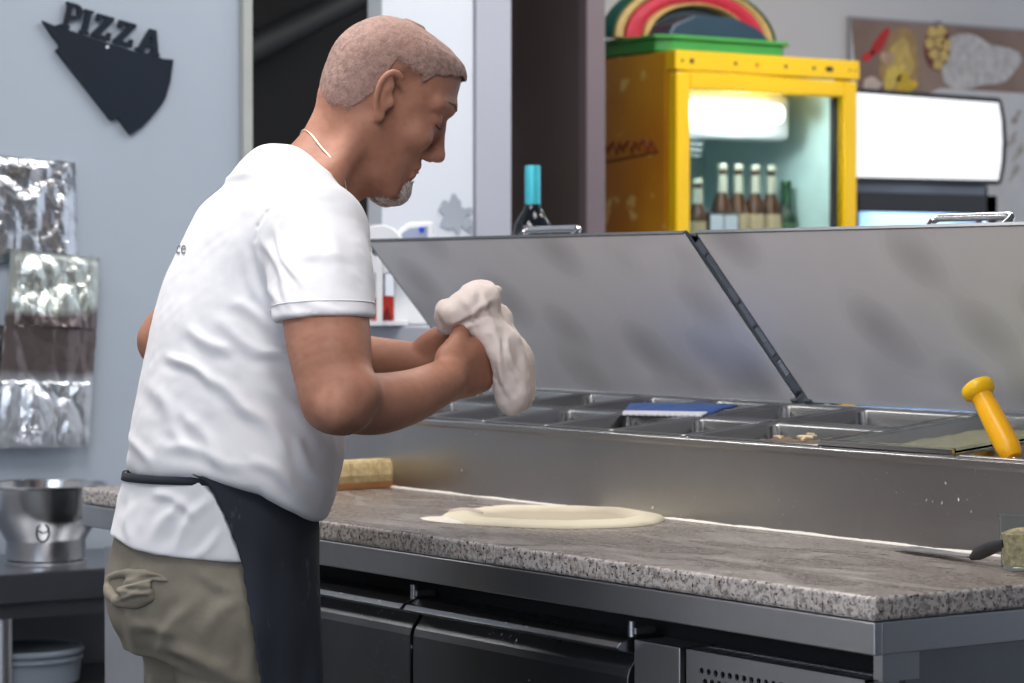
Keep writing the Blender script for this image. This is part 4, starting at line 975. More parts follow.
        if disp is not None:
            fn_ = np.cross(P[Q[:, 2]] - P[Q[:, 0]], P[Q[:, 3]] - P[Q[:, 1]])
            N = np.zeros_like(P)
            for k in range(4): np.add.at(N, Q[:, k], fn_)
            N /= np.linalg.norm(N, axis=1)[:, None] + 1e-12
            P = P + N * disp(P, N)[:, None]
        W = to_world(P)
        me = bpy.data.meshes.new(name); me.vertices.add(len(W)); me.vertices.foreach_set('co', W.ravel())
        me.loops.add(Q.size); me.loops.foreach_set('vertex_index', Q.ravel().astype(np.int32))
        me.polygons.add(len(Q)); me.polygons.foreach_set('loop_start', np.arange(0, Q.size, 4, dtype=np.int32)); me.polygons.foreach_set('loop_total', np.full(len(Q), 4, np.int32))
        me.polygons.foreach_set('use_smooth', np.ones(len(Q), bool)); me.update()
        if attr is not None:
            at_ = me.attributes.new('dens', 'FLOAT', 'POINT'); at_.data.foreach_set('value', np.clip(attr(P), 0, 1).astype(np.float32))
        me.materials.append(mat); o = bpy.data.objects.new(name, me); COL.objects.link(o)
        if parent is not None: o.parent = parent; o.matrix_parent_inverse = chain(parent).inverted()
        return o
def axis(a, b, st): return np.arange(a, b, st)
def vnoise(P, sc, seed=0):
    """smooth value noise, vectorised"""
    q = P * sc + seed * 17.3; i = np.floor(q).astype(np.int64); f = q - i; f = f * f * (3 - 2 * f)
    def h(a): 
        n = (a[:, 0] * 374761393 + a[:, 1] * 668265263 + a[:, 2] * 2147483647 + seed * 9176) & 0xffffffff
        n = ((n ^ (n >> 13)) * 1274126177) & 0xffffffff; return ((n ^ (n >> 16)) & 0xffff) / 32768. - 1
    r = 0
    for dx in (0, 1):
        for dy in (0, 1):
            for dz in (0, 1):
                w_ = (f[:, 0] if dx else 1 - f[:, 0]) * (f[:, 1] if dy else 1 - f[:, 1]) * (f[:, 2] if dz else 1 - f[:, 2])
                r = r + w_ * h(i + np.array([dx, dy, dz]))
    return r
def pxy(P):
    d = P[:, 1]; return 512 + F * P[:, 0] / d, 285 - F * (P[:, 2] - C0[2]) / d
PHI = math.radians(28)
def row(py, L, R, Z, ratio, grow=0):
    """silhouette edges (px) at a height -> ellipse row"""
    z = m3((L + R) / 2, py, Z)[2]; cr = ((L + R) / 2 - 512) / F * Z; w_ = (R - L) / 2 / F * Z
    a = w_ / math.sqrt(math.cos(PHI) ** 2 + (ratio * math.sin(PHI)) ** 2)
    return (z, cr, Z, a + grow, a * ratio + grow)
TORSO = [(183, 236, 318, 3.70, 1.5), (192, 212, 338, 3.70, 1.5), (205, 197, 350, 3.70, 1.5), (240, 178, 352, 3.70, 1.45), (280, 162, 349, 3.70, 1.35), (320, 150, 347, 3.69, 1.3),
         (370, 139, 348, 3.68, 1.25), (420, 129, 348, 3.67, 1.22), (450, 124, 346, 3.66, 1.28), (466, 121, 343, 3.66, 1.34), (478, 125, 340, 3.66, 1.38), (500, 132, 336, 3.66, 1.42), (522, 140, 326, 3.66, 1.45), (540, 146, 318, 3.66, 1.45)]
HIPS = [(474, 130, 318, 3.66, 1.3), (500, 122, 314, 3.66, 1.3), (550, 109, 312, 3.66, 1.32), (590, 101, 312, 3.66, 1.32), (620, 106, 312, 3.66, 1.3), (650, 122, 312, 3.67, 1.25)]
# head frame
ZH = 3.76; PX = ZH / F; HC = m3(385, 105, ZH); psi = math.radians(6); ct, st = .9026, .4305
hx = np.array([ct * math.cos(psi), ct * math.sin(psi), -st]); hy = np.array([-math.sin(psi), math.cos(psi), 0.]); hz_ = np.array([st * math.cos(psi), st * math.sin(psi), ct])
HR = np.stack([hx, hy, hz_])
def H(x, y, z): return HC + (hx * x + hy * y + hz_ * z) * PX
HEADT = np.array([(-87, 22, 44, 14), (-80, 8, 50, 27), (-70, -6, 52, 37), (-55, -24, 53.5, 44), (-40, -46, 55.5, 48), (-20, -63, 56, 53), (0, -68.5, 60, 56), (10, -69.5, 61, 57), (23, -70.5, 65, 58), (34, -70.5, 62.5, 58), (48, -66.5, 60, 56),
                  (60, -60, 57.5, 51), (70, -51, 49, 43), (78, -42, 35, 31), (83, -30, 15, 16), (85, -18, 2, 6)], float)
hz2 = np.linspace(-90, 88, 179); kn_ = np.exp(-(np.arange(-14, 15) / 5.5) ** 2); kn_ /= kn_.sum()
HD2 = np.stack([hz2] + [np.convolve(np.pad(np.interp(hz2, HEADT[:, 0], HEADT[:, i]), 14, mode='edge'), kn_, 'valid') for i in (1, 2, 3)], 1)
bw_ = np.clip((hz2 - 58) / 20, 0, 1); bw_ = bw_ * bw_ * (3 - 2 * bw_)
for i in (1, 2, 3): HD2[:, i] = HD2[:, i] * (1 - bw_) + bw_ * np.interp(hz2, HEADT[:, 0], HEADT[:, i])
HEADT = HD2
def head_d(X, Y, Z, grow=0):
    dx, dy, dz = X - HC[0], Y - HC[1], Z - HC[2]
    lx = (dx * hx[0] + dy * hx[1] + dz * hx[2]) / PX; ly = (dx * hy[0] + dy * hy[1] + dz * hy[2]) / PX; lz = (dx * hz_[0] + dy * hz_[1] + dz * hz_[2]) / PX
    xb = np.interp(lz, HEADT[:, 0], HEADT[:, 1]) - grow; xf = np.interp(lz, HEADT[:, 0], HEADT[:, 2]) + grow; ww = np.interp(lz, HEADT[:, 0], HEADT[:, 3]) + grow
    cx = (xb + xf) / 2; a = (xf - xb) / 2; t = np.clip((lx - cx) / a, -1, 1.); fr_ = .20 - .08 * np.clip((lz + 5) / 50, 0, 1)
    ww = ww * (1 - fr_ * t)
    rho = (np.abs((lx - cx) / a) ** 2.25 + np.abs(ly / ww) ** 2.25) ** (1 / 2.25)
    d = (rho - 1) * np.minimum(a, ww) * .9
    d = np.maximum(d, np.maximum(-89 - lz, lz - 86 - grow))
    return d * PX, lx, ly, lz
def add_head(Fd, k=.012, ears=True):
    c = HC; sl, X, Y, Z = Fd.sub(c - .15, c + .15, .0)
    d, *_ = head_d(X, Y, Z); Fd.put(sl, d.astype(np.float32), k, 'u')
    for s_ in (-1, 1):
        Fd.cone(H(57, s_ * 7, 25), H(47, s_ * 38, 22), 8 * PX, 7 * PX, 8 * PX)                     # brow
        Fd.ell(H(66, s_ * 24, 7), np.array([11, 15, 8.5]) * PX, HR, 8 * PX, 's')                    # socket
        Fd.ell(H(46.5, s_ * 24, 6), np.array([11.5, 12, 9.5]) * PX, HR, 3 * PX)                      # lidded eye
        Fd.cone(H(59.3, s_ * 17, 3.2), H(52, s_ * 33, 2.2), .8 * PX, .8 * PX, 2.4 * PX, 's')           # lid crease
        Fd.ell(H(40, s_ * 34, -16), np.array([16, 13, 12]) * PX, HR, 14 * PX)                       # cheek
        Fd.cone(H(-4, s_ * 46, -30), H(40, s_ * 16, -77), 8 * PX, 9 * PX, 14 * PX)                  # jaw
        Fd.ell(H(62, s_ * 9, -26.5), np.array([7.5, 5.5, 6]) * PX, HR, 5 * PX)                      # nostril wing
        Fd.cone(H(64, s_ * 4, -34), H(66, s_ * 4.5, -30), 1.8 * PX, 1.8 * PX, 2 * PX, 's')
        # ear
        y = s_
        if not ears: continue
        Fd.ell(H(-4, y * 60, 5), np.array([10, 4, 20]) * PX, HR, 4 * PX)
        hl = [(7, 58, 10), (6, 62, 21), (-1, 65, 27), (-9, 67, 26), (-14, 68, 17), (-14, 67, 4), (-10, 65, -8), (-4, 62, -16)]
        Fd.path([H(a, y * b, c_) for a, b, c_ in hl], [2.4 * PX, 3.2 * PX, 3.5 * PX, 3.5 * PX, 3.4 * PX, 3.2 * PX, 3 * PX, 3.4 * PX], 2 * PX)
        Fd.ell(H(-1.5, y * 61.5, -17), np.array([5.5, 4, 6]) * PX, HR, 3 * PX)
        Fd.cone(H(4, y * 60, 2), H(4, y * 60, -2), 3 * PX, 3 * PX, 2 * PX)
        Fd.ell(H(-1, y * 66.5, 5), np.array([5.5, 5, 9.5]) * PX, HR, 2 * PX, 's')
        Fd.ell(H(-4, y * 67.5, 17), np.array([5.5, 3.5, 5]) * PX, HR, 2 * PX, 's')
        Fd.ell(H(15, y * 56, 20), np.array([16, 6, 16]) * PX, HR, 10 * PX, 's')                      # temple
    Fd.cone(H(58.5, 0, 4), H(67.5, 0, -19), 6 * PX, 7.2 * PX, 7 * PX)
    Fd.ell(H(69, 0, -23), np.array([8.3, 8, 7.2]) * PX, HR, 4 * PX)
    Fd.cone(H(54.5, -10, -42), H(54.5, 10, -42), 4.5 * PX, 4.5 * PX, 6 * PX)
    Fd.cone(H(53.5, -9, -51.5), H(53.5, 9, -51.5), 4.6 * PX, 4.6 * PX, 5 * PX)
    Fd.path([H(51, -21, -48), H(59.5, -8, -46.7), H(60.5, 0, -46.5), H(59.5, 8, -46.7), H(51, 21, -48)], [1.4 * PX] * 5, 2.2 * PX, 's')
    Fd.cone(H(61, 21, -28), H(50, 26, -46), 1.5 * PX, 1.5 * PX, 5 * PX, 's'); Fd.cone(H(61, -21, -28), H(50, -26, -46), 1.5 * PX, 1.5 * PX, 5 * PX, 's')
    Fd.ell(H(50, 0, -72), np.array([10.5, 17, 13]) * PX, HR, 8 * PX)
def hand(Fd, W, d, across, curl, s_=1.0, bends=(30, 50, 35), thumb=None, spread=.0):
    """W wrist, d palm direction, across from index to little finger, curl = side the fingers close towards"""
    d = np.array(d, float); d /= np.linalg.norm(d); across = np.array(across, float); across -= d * (across @ d); across /= np.linalg.norm(across)
    n = np.cross(d, across); n *= np.sign(n @ np.array(curl, float)) or 1
    P = lambda u, v, q: W + (d * u + across * v + n * q) * s_
    for v, r in ((-.026, .013), (-.009, .0135), (.009, .013), (.025, .012)):
        Fd.cone(P(.010, v * .55, 0), P(.082 - abs(v + .006) * .25, v, 0), .015 * s_, r * s_, .012)
    Fd.ell(P(.050, 0, .004), np.array([.044, .036, .015]) * s_, np.stack([d, across, n]), .012)
    Fd.ell(P(.030, -.028, .010), np.array([.028, .014, .014]) * s_, np.stack([d, across, n]), .01)
    L = [(.043, .026, .021), (.048, .030, .022), (.044, .028, .021), (.034, .021, .019)]
    for i, v in enumerate((-.027, -.009, .009, .026)):
        base = P(.082 - abs(v + .006) * .25, v, 0); ang = 0; p = base; dd = d + across * spread * (i - 1.5)
        dd /= np.linalg.norm(dd); rr = [.0100, .0092, .0084, .0074]
        if i == 3: rr = [r * .88 for r in rr]
        for j in range(3):
            ang += math.radians(bends[j] + (i - 1.5) * 5); q = p + (dd * math.cos(ang) + n * math.sin(ang)) * L[i][j] * s_
            Fd.cone(p, q, rr[j] * s_, rr[j + 1] * s_, .004); p = q
    t = thumb or [(.022, -.030, .012), (.055, -.052, .020), (.082, -.058, .024), (.104, -.056, .028)]
    Fd.path([P(*q) for q in t], [.0155 * s_, .0125 * s_, .0110 * s_, .0088 * s_], .007)
# joints of the arms
RS, RE, RW = m3(316, 236, 3.56), m3(335, 399, 3.40), m3(446, 380, 3.60)
LS, LE, LW = m3(232, 236, 3.86), m3(167, 341, 3.93), m3(424, 362, 3.85)
person = empty('person', tuple(to_world(np.array([[(235 - 512) / F * 3.68, 3.68, 0.]]))[0]))
tag(person, 'grey-haired person in white T-shirt and navy apron stretching pizza dough', 'person')
def skin():
    t = NT('skin'); b = t.b; v = t.coord(); n = t.noise(v, 14, 5, .6); n2 = t.noise(v, 70, 3)
    c = t.ramp(n, [(.3, srgb(156, 108, 88)), (.7, srgb(176, 126, 104))]); c = t.mix(t.ramp(n2, [(.45, 0), (.8, .35)]), c, srgb(136, 82, 64))
    t.l(c, b.inputs['Base Color']); b.inputs['Roughness'].default_value = .55; b.inputs['Specular IOR Level'].default_value = .3; b.inputs['Subsurface Weight'].default_value = .12; b.inputs['Subsurface Radius'].default_value = (.012, .005, .003); b.inputs['Subsurface Scale'].default_value = .4
    t.bump(t.noise(v, 160, 3), .12, .002); return t.m
M['skin'] = skin()
Bd = Field(axis(-.585, .04, .0026), axis(3.26, 4.02, .0030), np.concatenate([np.arange(-.01, 1.02, .010), np.arange(1.02, 1.64, .0024)]))
for tb_ in (TORSO[:-4],): Bd.slices([row(*r, grow=-.014) for r in tb_], PHI, .01)
Bd.slices([row(*r, grow=-.014) for r in HIPS], PHI, .03)
Bd.ell(m3(275, 186, 3.70), [.045, .07, .045], k=.03)
add_head(Bd)
Bd.path([H(-24, 0, -16), m3(337, 157, 3.75), m3(303, 200, 3.72), m3(290, 225, 3.71)], [.052, .0585, .064, .07], .018)
Bd.cone(m3(300, 196, 3.69), RS, .045, .052, .03); Bd.cone(m3(290, 196, 3.74), LS, .045, .050, .03)
Bd.cone(H(-12, -44, -34), m3(318, 200, 3.66), .012, .014, .03)          # neck muscle
RM = m3(326, 320, 3.46)
Bd.path([RS, RM, m3(331, 362, 3.42), RE], [.054, .0545, .0505, .0395], .02)
Bd.path([RE, m3(374, 404, 3.47), m3(412, 396, 3.535), RW], [.039, .0395, .0345, .0280], .02)
Bd.ell(m3(352, 392, 3.39), [.034, .03, .026], k=.025)
Bd.cone(m3(362, 380, 3.385), m3(372, 390, 3.40), .002, .002, .008, 's')
Bd.cone(m3(336, 412, 3.365), m3(348, 414, 3.39), .022, .020, .02)
Bd.path([LS, LE], [.046, .038], .02); Bd.path([LE, LE * .7 + LW * .3, LW], [.038, .040, .026], .02)
hand(Bd, RW, m3(486, 362, 3.665) - RW, (-.15, 0, -1), (.5, 1, -.1), 1.04, (28, 48, 35), [(.018, -.022, .008), (.040, -.038, .010), (.062, -.050, .020), (.078, -.054, .034)])
hand(Bd, LW, m3(472, 340, 3.83) - LW, (.3, 0, -1), (0, -1, 0), .90, (60, 65, 40), [(.018, -.018, .010), (.045, -.026, .016), (.064, -.028, .022), (.078, -.026, .030)])
for (hp, kn, an, toe) in ((m3(238, 605, 3.60), m3(242, 850, 3.60), m3(240, 1120, 3.62), 0), (m3(208, 605, 3.76), m3(214, 820, 3.78), m3(206, 1080, 3.80), 0)):
    Bd.path([hp, kn, an], [.085, .055, .040], .02)
    Bd.cone(an + np.array([0, 0, -.02]), np.array([an[0] + .12, an[1] + .07, .05]), .035, .03, .03)
body = Bd.mesh('body', M['skin'], parent=person); del Bd
# hair: a thin cap following the skull, cropped
def hair_mat():
    t = NT('cropped_grey_hair'); v = t.coord(); n = t.noise(v, 120, 4, .7); n2 = t.noise(v, 9, 3)
    c = t.ramp(n, [(.35, srgb(122, 98, 90)), (.6, srgb(158, 128, 118))]); c = t.mix(t.ramp(n2, [(.4, 0), (.7, .5)]), c, srgb(164, 122, 106)); t.l(c, t.b.inputs['Base Color']); t.b.inputs['Roughness'].default_value = .8
    t.bump(t.noise(v, 420, 3), .5, .002)
    fade(t); return t.m
def fade(t, sc=520, hard=6.0):
    a_ = t.n('ShaderNodeAttribute', attribute_name='dens'); nz_ = t.noise(t.coord(), sc, 2, .6)
    s1_ = t.n('ShaderNodeMath', operation='MULTIPLY_ADD'); s1_.inputs[1].default_value = 1.15; s1_.inputs[2].default_value = -.10; t.l(a_.outputs['Fac'], s1_.inputs[0])
    s2_ = t.n('ShaderNodeMath', operation='SUBTRACT'); t.l(s1_.outputs[0], s2_.inputs[0]); t.l(nz_, s2_.inputs[1])
    s3_ = t.n('ShaderNodeMath', operation='MULTIPLY_ADD', use_clamp=True); s3_.inputs[1].default_value = hard; s3_.inputs[2].default_value = .5; t.l(s2_.outputs[0], s3_.inputs[0]); t.l(s3_.outputs[0], t.b.inputs['Alpha'])
lo = HC - .15; hi = HC + .16
Hf = Field(axis(lo[0], hi[0], .0022), axis(lo[1], hi[1], .0026), axis(lo[2], hi[2], .0022))
d, lx, ly, lz = head_d(Hf.x[:, None, None], Hf.y[None, :, None], Hf.z[None, None, :], 1.7)
# hairline boundary
def hair_inside(lx, ly, lz):
    line = np.interp(lx, [-80, -60, -30, -16, -10, 8, 20, 34, 46, 58, 70], [-44, -42, -34, -8, 30, 26, 28, 42, 50, 54, 54])
    return lz - line - 2.0 * np.sin(lx * .35) * np.cos(ly * .2)
def sst(x): x = np.clip(x, 0, 1); return x * x * (3 - 2 * x)
d = d - PX * 3.2 * sst((lx - 0) / 60) * sst((lz - 40) / 24) * (1 - sst((lz - 68) / 12))
V_ = np.maximum(d, -hair_inside(lx, ly, lz) * PX * .8); V_ = np.maximum(V_, -(d + 7.0 * PX))
Hf.V = V_.astype(np.float32)
def hat(P):
    _, a, b, c = head_d(P[:, 0], P[:, 1], P[:, 2]); return hair_inside(a, b, c) / np.where(a > 20, 7, 26) + .05
hair = Hf.mesh('hair', hair_mat(), parent=body, disp=lambda P, N: .0004 * vnoise(P, 300, 3), attr=hat); del Hf
hair['label'] = 'closely cropped grey hair'
# beard: white goatee and stubble
def small_field(c, r, st): return Field(axis(c[0] - r, c[0] + r, st), axis(c[1] - r, c[1] + r, st), axis(c[2] - r, c[2] + r, st))
bc2 = H(46, 0, -66); Bf = small_field(bc2, .060, .0016)
add_head(Bf, ears=False)
Bf.V = Bf.V - 1.6 * PX
X_, Y_, Z_ = Bf.x[:, None, None], Bf.y[None, :, None], Bf.z[None, None, :]
def beard_in(lx, ly, lz):
    g1 = 1 - np.sqrt(((lx - 56) / 19) ** 2 + (ly / 34) ** 2 + ((lz + 72) / 20) ** 2)
    g2 = 1 - np.sqrt(((lx - 42) / 24) ** 2 + (np.abs(ly) / 42) ** 2 + ((lz + 88) / 12) ** 2)
    return np.maximum(g1 * 17, g2 * 12)
_, lx, ly, lz = head_d(X_, Y_, Z_)
Bf.V = np.maximum(Bf.V, -beard_in(lx, ly, lz) * PX).astype(np.float32)
def bat(P):
    _, a, b, c = head_d(P[:, 0], P[:, 1], P[:, 2]); return beard_in(a, b, c) / 7
bm_ = NT('white_grey_beard'); bm_.l(bm_.ramp(bm_.noise(bm_.coord(), 260, 3, .7), [(.35, srgb(150, 132, 124)), (.6, srgb(206, 198, 194))]), bm_.b.inputs['Base Color']); bm_.b.inputs['Roughness'].default_value = .85
bm_.bump(bm_.noise(bm_.coord(), 380, 3), .7, .002); fade(bm_, 480)
Bf.mesh('beard', bm_.m, parent=body, attr=bat, disp=lambda P, N: .0005 * vnoise(P, 420, 5)); del Bf
def wp(*a): return Vector(to_world(H(*a)[None])[0])
for s_ in (-1, 1):
    MB().tube([wp(66.5, s_ * 9, 25), wp(63, s_ * 22, 29), wp(54, s_ * 36, 27)], [.0014, .0024, .0012], 8).build('eyebrow', plain('eyebrow_hair', srgb(138, 106, 90), .9), body, smooth=1)
    MB().tube([wp(60.5, s_ * 15, 2.2), wp(58.8, s_ * 24, -.2), wp(53, s_ * 33.5, 1.5)], [.0008, .0016, .0008], 6).build('lash_crease', plain('lash_crease_dark', srgb(60, 40, 34), .9), body, smooth=1)  # lashes widened and darkened to carry the shade of the eye crease
MB().tube([wp(54.6, -17, -48), wp(58.0, -8, -46.8), wp(58.6, 0, -46.5), wp(58.0, 8, -46.8), wp(54.6, 17, -48)], [.0006, .0016, .0018, .0016, .0006], 6).build('lips', plain('lip_skin', srgb(150, 88, 80), .5), body, smooth=1)
# necklace: fine chain round the neck
nk = []
na = m3(326, 166, 3.745); ax_n = m3(303, 200, 3.72) - m3(337, 157, 3.75); ax_n /= np.linalg.norm(ax_n)
e1 = np.array([0, 1, 0.]) - ax_n * ax_n[1]; e1 /= np.linalg.norm(e1); e2 = np.cross(ax_n, e1)
bt = BVHTree.FromPolygons([v.co[:] for v in body.data.vertices], [tuple(p.vertices) for p in body.data.polygons])
for k in range(60):
    a = 2 * PI * k / 60; tl = .004 + .034 * math.sin(a)
    p = na + ax_n * (.012 + tl) + (e1 * math.cos(a) + e2 * math.sin(a)) * .12
    cW = Vector(to_world((na + ax_n * (.012 + tl))[None])[0]); pW = Vector(to_world(p[None])[0])
    h = bt.ray_cast(pW, (cW - pW).normalized())
    if h[0] is not None: nk.append(h[0] + h[1] * .0012)
nk = [(nk[i - 2] + nk[i - 1] + nk[i] + nk[(i + 1) % len(nk)] + nk[(i + 2) % len(nk)]) / 5 for i in range(len(nk))]
MB().tube(nk, .0013, 8, closed=True).build('necklace', plain('pale_chain', srgb(226, 206, 176), .3, metal=.5), person, smooth=1)

# ------------------------------------------------------------------ shirt
def folds(P, segs):
    x, y = pxy(P); d = np.zeros(len(P))
    for (x1, y1, x2, y2, w_, a) in segs:
        L_ = math.hypot(x2 - x1, y2 - y1); ux, uy = (x2 - x1) / L_, (y2 - y1) / L_
        t = (x - x1) * ux + (y - y1) * uy; n = -(x - x1) * uy + (y - y1) * ux + 3 * np.sin(t * .09 + x1)
        tp = np.clip(t / L_, -.3, 1.3); env = np.exp(-((tp - .5) / .42) ** 4)
        d += a * env * (np.exp(-(n / w_) ** 2) - .5 * np.exp(-((n - 1.9 * w_) / w_) ** 2))
    return d
SEAM = [(255, 240), (257, 226), (266, 212), (282, 199), (302, 189), (326, 183)]
SH = [(262, 232, 296, 312, 4, .0034), (252, 240, 284, 318, 4, .003), (240, 250, 278, 330, 5, .0024), (272, 228, 302, 290, 3, .003), (226, 300, 330, 352, 6, .004), (215, 322, 300, 372, 6, .003),
      (168, 352, 215, 384, 5, .0055), (184, 330, 236, 352, 6, .0042), (200, 372, 262, 420, 6, .004), (250, 350, 345, 372, 5, .005), (236, 392, 300, 462, 7, .004), (262, 380, 335, 450, 7, .0035), (155, 440, 250, 468, 6, .003),
      (150, 380, 190, 452, 7, .003), (180, 405, 225, 468, 7, .0035), (290, 430, 330, 500, 6, .004), (250, 455, 310, 498, 6, .004), (130, 430, 150, 470, 5, .003), (300, 250, 345, 262, 6, .002), (290, 300, 350, 312, 5, .002), (320, 210, 350, 290, 8, .002)]
def shirt_disp(P, N):
    x, y = pxy(P)
    near = np.clip((3.80 - P[:, 1]) / .1, 0, 1)
    d = folds(P, SH) * near
    st_ = P * np.array([1, 1, .6]); d += .0022 * vnoise(st_, 16, 1) + .0012 * vnoise(st_, 34, 2) + .0005 * vnoise(P, 80, 4)
    for (ax_, ay_), (bx_, by_) in zip(SEAM[:-1], SEAM[1:]):
        L_ = math.hypot(bx_ - ax_, by_ - ay_); t_ = np.clip(((x - ax_) * (bx_ - ax_) + (y - ay_) * (by_ - ay_)) / L_ ** 2, 0, 1)
        q_ = np.hypot(x - ax_ - t_ * (bx_ - ax_), y - ay_ - t_ * (by_ - ay_)); d -= .0013 * np.exp(-(q_ / 1.9) ** 2) * near
    return d
def cotton(name, col, rough=.85, sc=420, wv=.12):
    t = NT(name); v = t.coord(); n = t.noise(v, 5, 4); c1 = tuple(x * .95 for x in col[:3]) + (1,)
    t.l(t.ramp(n, [(.35, c1), (.65, col)]), t.b.inputs['Base Color']); t.b.inputs['Roughness'].default_value = rough; t.b.inputs['Specular IOR Level'].default_value = .2
    t.b.inputs['Sheen Weight'].default_value = .15
    t.bump(t.noise(v, sc, 3, .7), wv, .0015); return t.m
M['tee'] = cotton('white_cotton', srgb(222, 222, 226))
Sf = Field(axis(-.62, -.12, .0030), axis(3.32, 4.0, .0036), axis(.920, 1.47, .0030))
Sf.slices([row(*r) for r in TORSO], PHI, .012)
Sf.ell(m3(276, 187, 3.70), [.0575, .085, .0595], k=.035)
Sf.cone(m3(292, 196, 3.67), m3(314, 234, 3.57), .056, .066, .03); Sf.cone(m3(280, 200, 3.74), LS, .055, .058, .03)
RH = m3(327, 326, 3.455)
rd = RH - RS; rd /= np.linalg.norm(rd)
Sf.path([m3(314, 236, 3.57), m3(322, 280, 3.51), RH + np.array([0, -.012, -.018])], [.070, .0675, .0625], .018)
hn = np.array([.03, -.08, -1.]); hn /= np.linalg.norm(hn)
ldv = LE - LS; ldv /= np.linalg.norm(ldv); Sf.cone(LS, LS + ldv * .085, .052, .048, .02)
# openings
Sf.cut(lambda X, Y, Z: np.maximum(-(((X - RH[0]) * hn[0] + (Y - RH[1]) * hn[1] + (Z - RH[2] - .009) * hn[2])), np.sqrt((X - RH[0]) ** 2 + (Y - RH[1]) ** 2 + (Z - RH[2]) ** 2) - .088), .003)
Sf.cone(LS + ldv * .115, LS + ldv * .18, .044, .044, .003, 's')
nk0, nk1 = m3(337, 157, 3.75), m3(303, 200, 3.72)
nd = nk1 - nk0; nd /= np.linalg.norm(nd)
Sf.path([nk0 - nd * .06, nk0, nk1 + nd * -.008], [.070, .066, .066], .004, 's')
# slanted lower edge bloused over the apron string
def low(X, Y, Z):
    px = 512 + F * X / 3.66
    zc = C0[2] - (np.interp(px, [100, 160, 215, 270, 318, 345], [480, 479, 476, 490, 521, 534]) - 285) / F * 3.62
    return Z - zc
Sf.cut(low, .016)
shirt = Sf.mesh('t_shirt', M['tee'], disp=shirt_disp, parent=person); del Sf
shirt['label'] = 'white short-sleeved cotton T-shirt'
# sleeve hem stitching and collar rib
def ringpts(c, n, r, k=64, squash=1.0):
    n = n / np.linalg.norm(n); e1 = np.cross(n, [0, 0, 1.]); e1 /= np.linalg.norm(e1); e2 = np.cross(n, e1)
    return [c + (e1 * math.cos(2 * PI * i / k) + e2 * math.sin(2 * PI * i / k)) * r for i in range(k)]
sbt = BVHTree.FromPolygons([v.co[:] for v in shirt.data.vertices], [tuple(p.vertices) for p in shirt.data.polygons])
def project_ring(c, n, r, off):
    out = []
    cW = Vector(to_world(c[None])[0])
    for p in ringpts(c, n, r):
        pW = Vector(to_world(p[None])[0]); h = sbt.ray_cast(pW, (cW - pW).normalized())
        if h[0] is not None and (h[0] - cW).length > .03: out.append(h[0] + h[1] * off)
    return out
hm_ = project_ring(RH + np.array([0, 0, .028]), hn, .12, .0002)
if len(hm_) > 20: MB().tube(hm_, .0010, 6, closed=True).build('sleeve_seam', M['tee'], shirt, smooth=1)
# lower shirt tail below the string
Tf = Field(axis(-.60, -.24, .0030), axis(3.42, 3.92, .0036), axis(.86, 1.0, .0024))
TAIL = [(470, 126, 322, 3.66, 1.3), (484, 121, 320, 3.66, 1.3), (520, 112, 317, 3.66, 1.31), (545, 105.5, 316, 3.66, 1.33), (566, 104, 316, 3.66, 1.33)]
Tf.slices([row(*r, grow=.003) for r in TAIL], PHI, .01)
def tail_cut(X, Y, Z):
    px = 512 + F * X / 3.50; py = 285 - F * (Z - C0[2]) / 3.50
    right_ = (np.interp(py, [470, 484, 520, 560], [200, 205, 226, 246]) - px) / F * 3.5
    bot = (np.interp(px, [100, 130, 170, 240], [548, 556, 560, 564]) - py) / F * 3.5
    return np.minimum(right_ + np.maximum(0, (Y - 3.66)) * 3, bot)
Tf.cut(tail_cut, .004)
TS = [(215, 490, 170, 550, 6, .004), (190, 495, 150, 540, 6, .003), (150, 490, 200, 515, 5, .003), (225, 530, 190, 560, 5, .003), (135, 500, 125, 545, 5, .003)]
tail = Tf.mesh('shirt_tail', M['tee'], disp=lambda P, N: folds(P, TS) + .002 * vnoise(P, 22, 6) + .001 * vnoise(P, 50, 7), parent=person); del Tf
tail['label'] = 'white shirt tail hanging below the apron string'
# ------------------------------------------------------------------ trousers
def khaki():
    t = NT('khaki_cloth'); v = t.coord(); n = t.noise(v, 9, 5, .6); c = t.ramp(n, [(.3, srgb(112, 106, 94)), (.7, srgb(138, 131, 117))])
    c = t.mix(t.ramp(t.noise(v, 26, 3), [(.62, 0), (.75, .35)]), c, srgb(150, 143, 126)); t.l(c, t.b.inputs['Base Color']); t.b.inputs['Roughness'].default_value = .9
    t.bump(t.noise(v, 380, 3, .7), .25, .002); return t.m
M['khaki'] = khaki()
Tr = Field(axis(-.60, -.22, .0034), axis(3.40, 3.95, .004), np.concatenate([np.arange(.05, .70, .008), np.arange(.70, 1.02, .0030)]))
Tr.slices([row(*r) for r in HIPS], PHI, .02)
for (hp, kn, an) in ((m3(240, 615, 3.60), m3(246, 850, 3.60), m3(240, 1120, 3.62)), (m3(206, 610, 3.77), m3(214, 820, 3.78), m3(206, 1080, 3.80))):
    Tr.path([hp, kn, an], [.094, .076, .062], .03)
    Tr.cone(an, an + np.array([0, 0, -.2]), .055, .055, .004, 's')
Tr.cut(lambda X, Y, Z: Z - .085 + 0 * X, .004)
KF = [(150, 640, 250, 690, 7, .005), (190, 600, 150, 660, 7, .005), (240, 590, 200, 640, 8, .004), (170, 650, 235, 668, 6, .006), (130, 620, 180, 640, 6, .004), (245, 620, 256, 680, 6, .004), (120, 600, 140, 650, 6, .003), (190, 575, 245, 590, 6, .003), (160, 690, 260, 760, 8, .005)]
trou = Tr.mesh('trousers', M['khaki'], disp=lambda P, N: folds(P, KF) + .003 * vnoise(P, 14, 11) + .0014 * vnoise(P, 34, 12), parent=person); del Tr
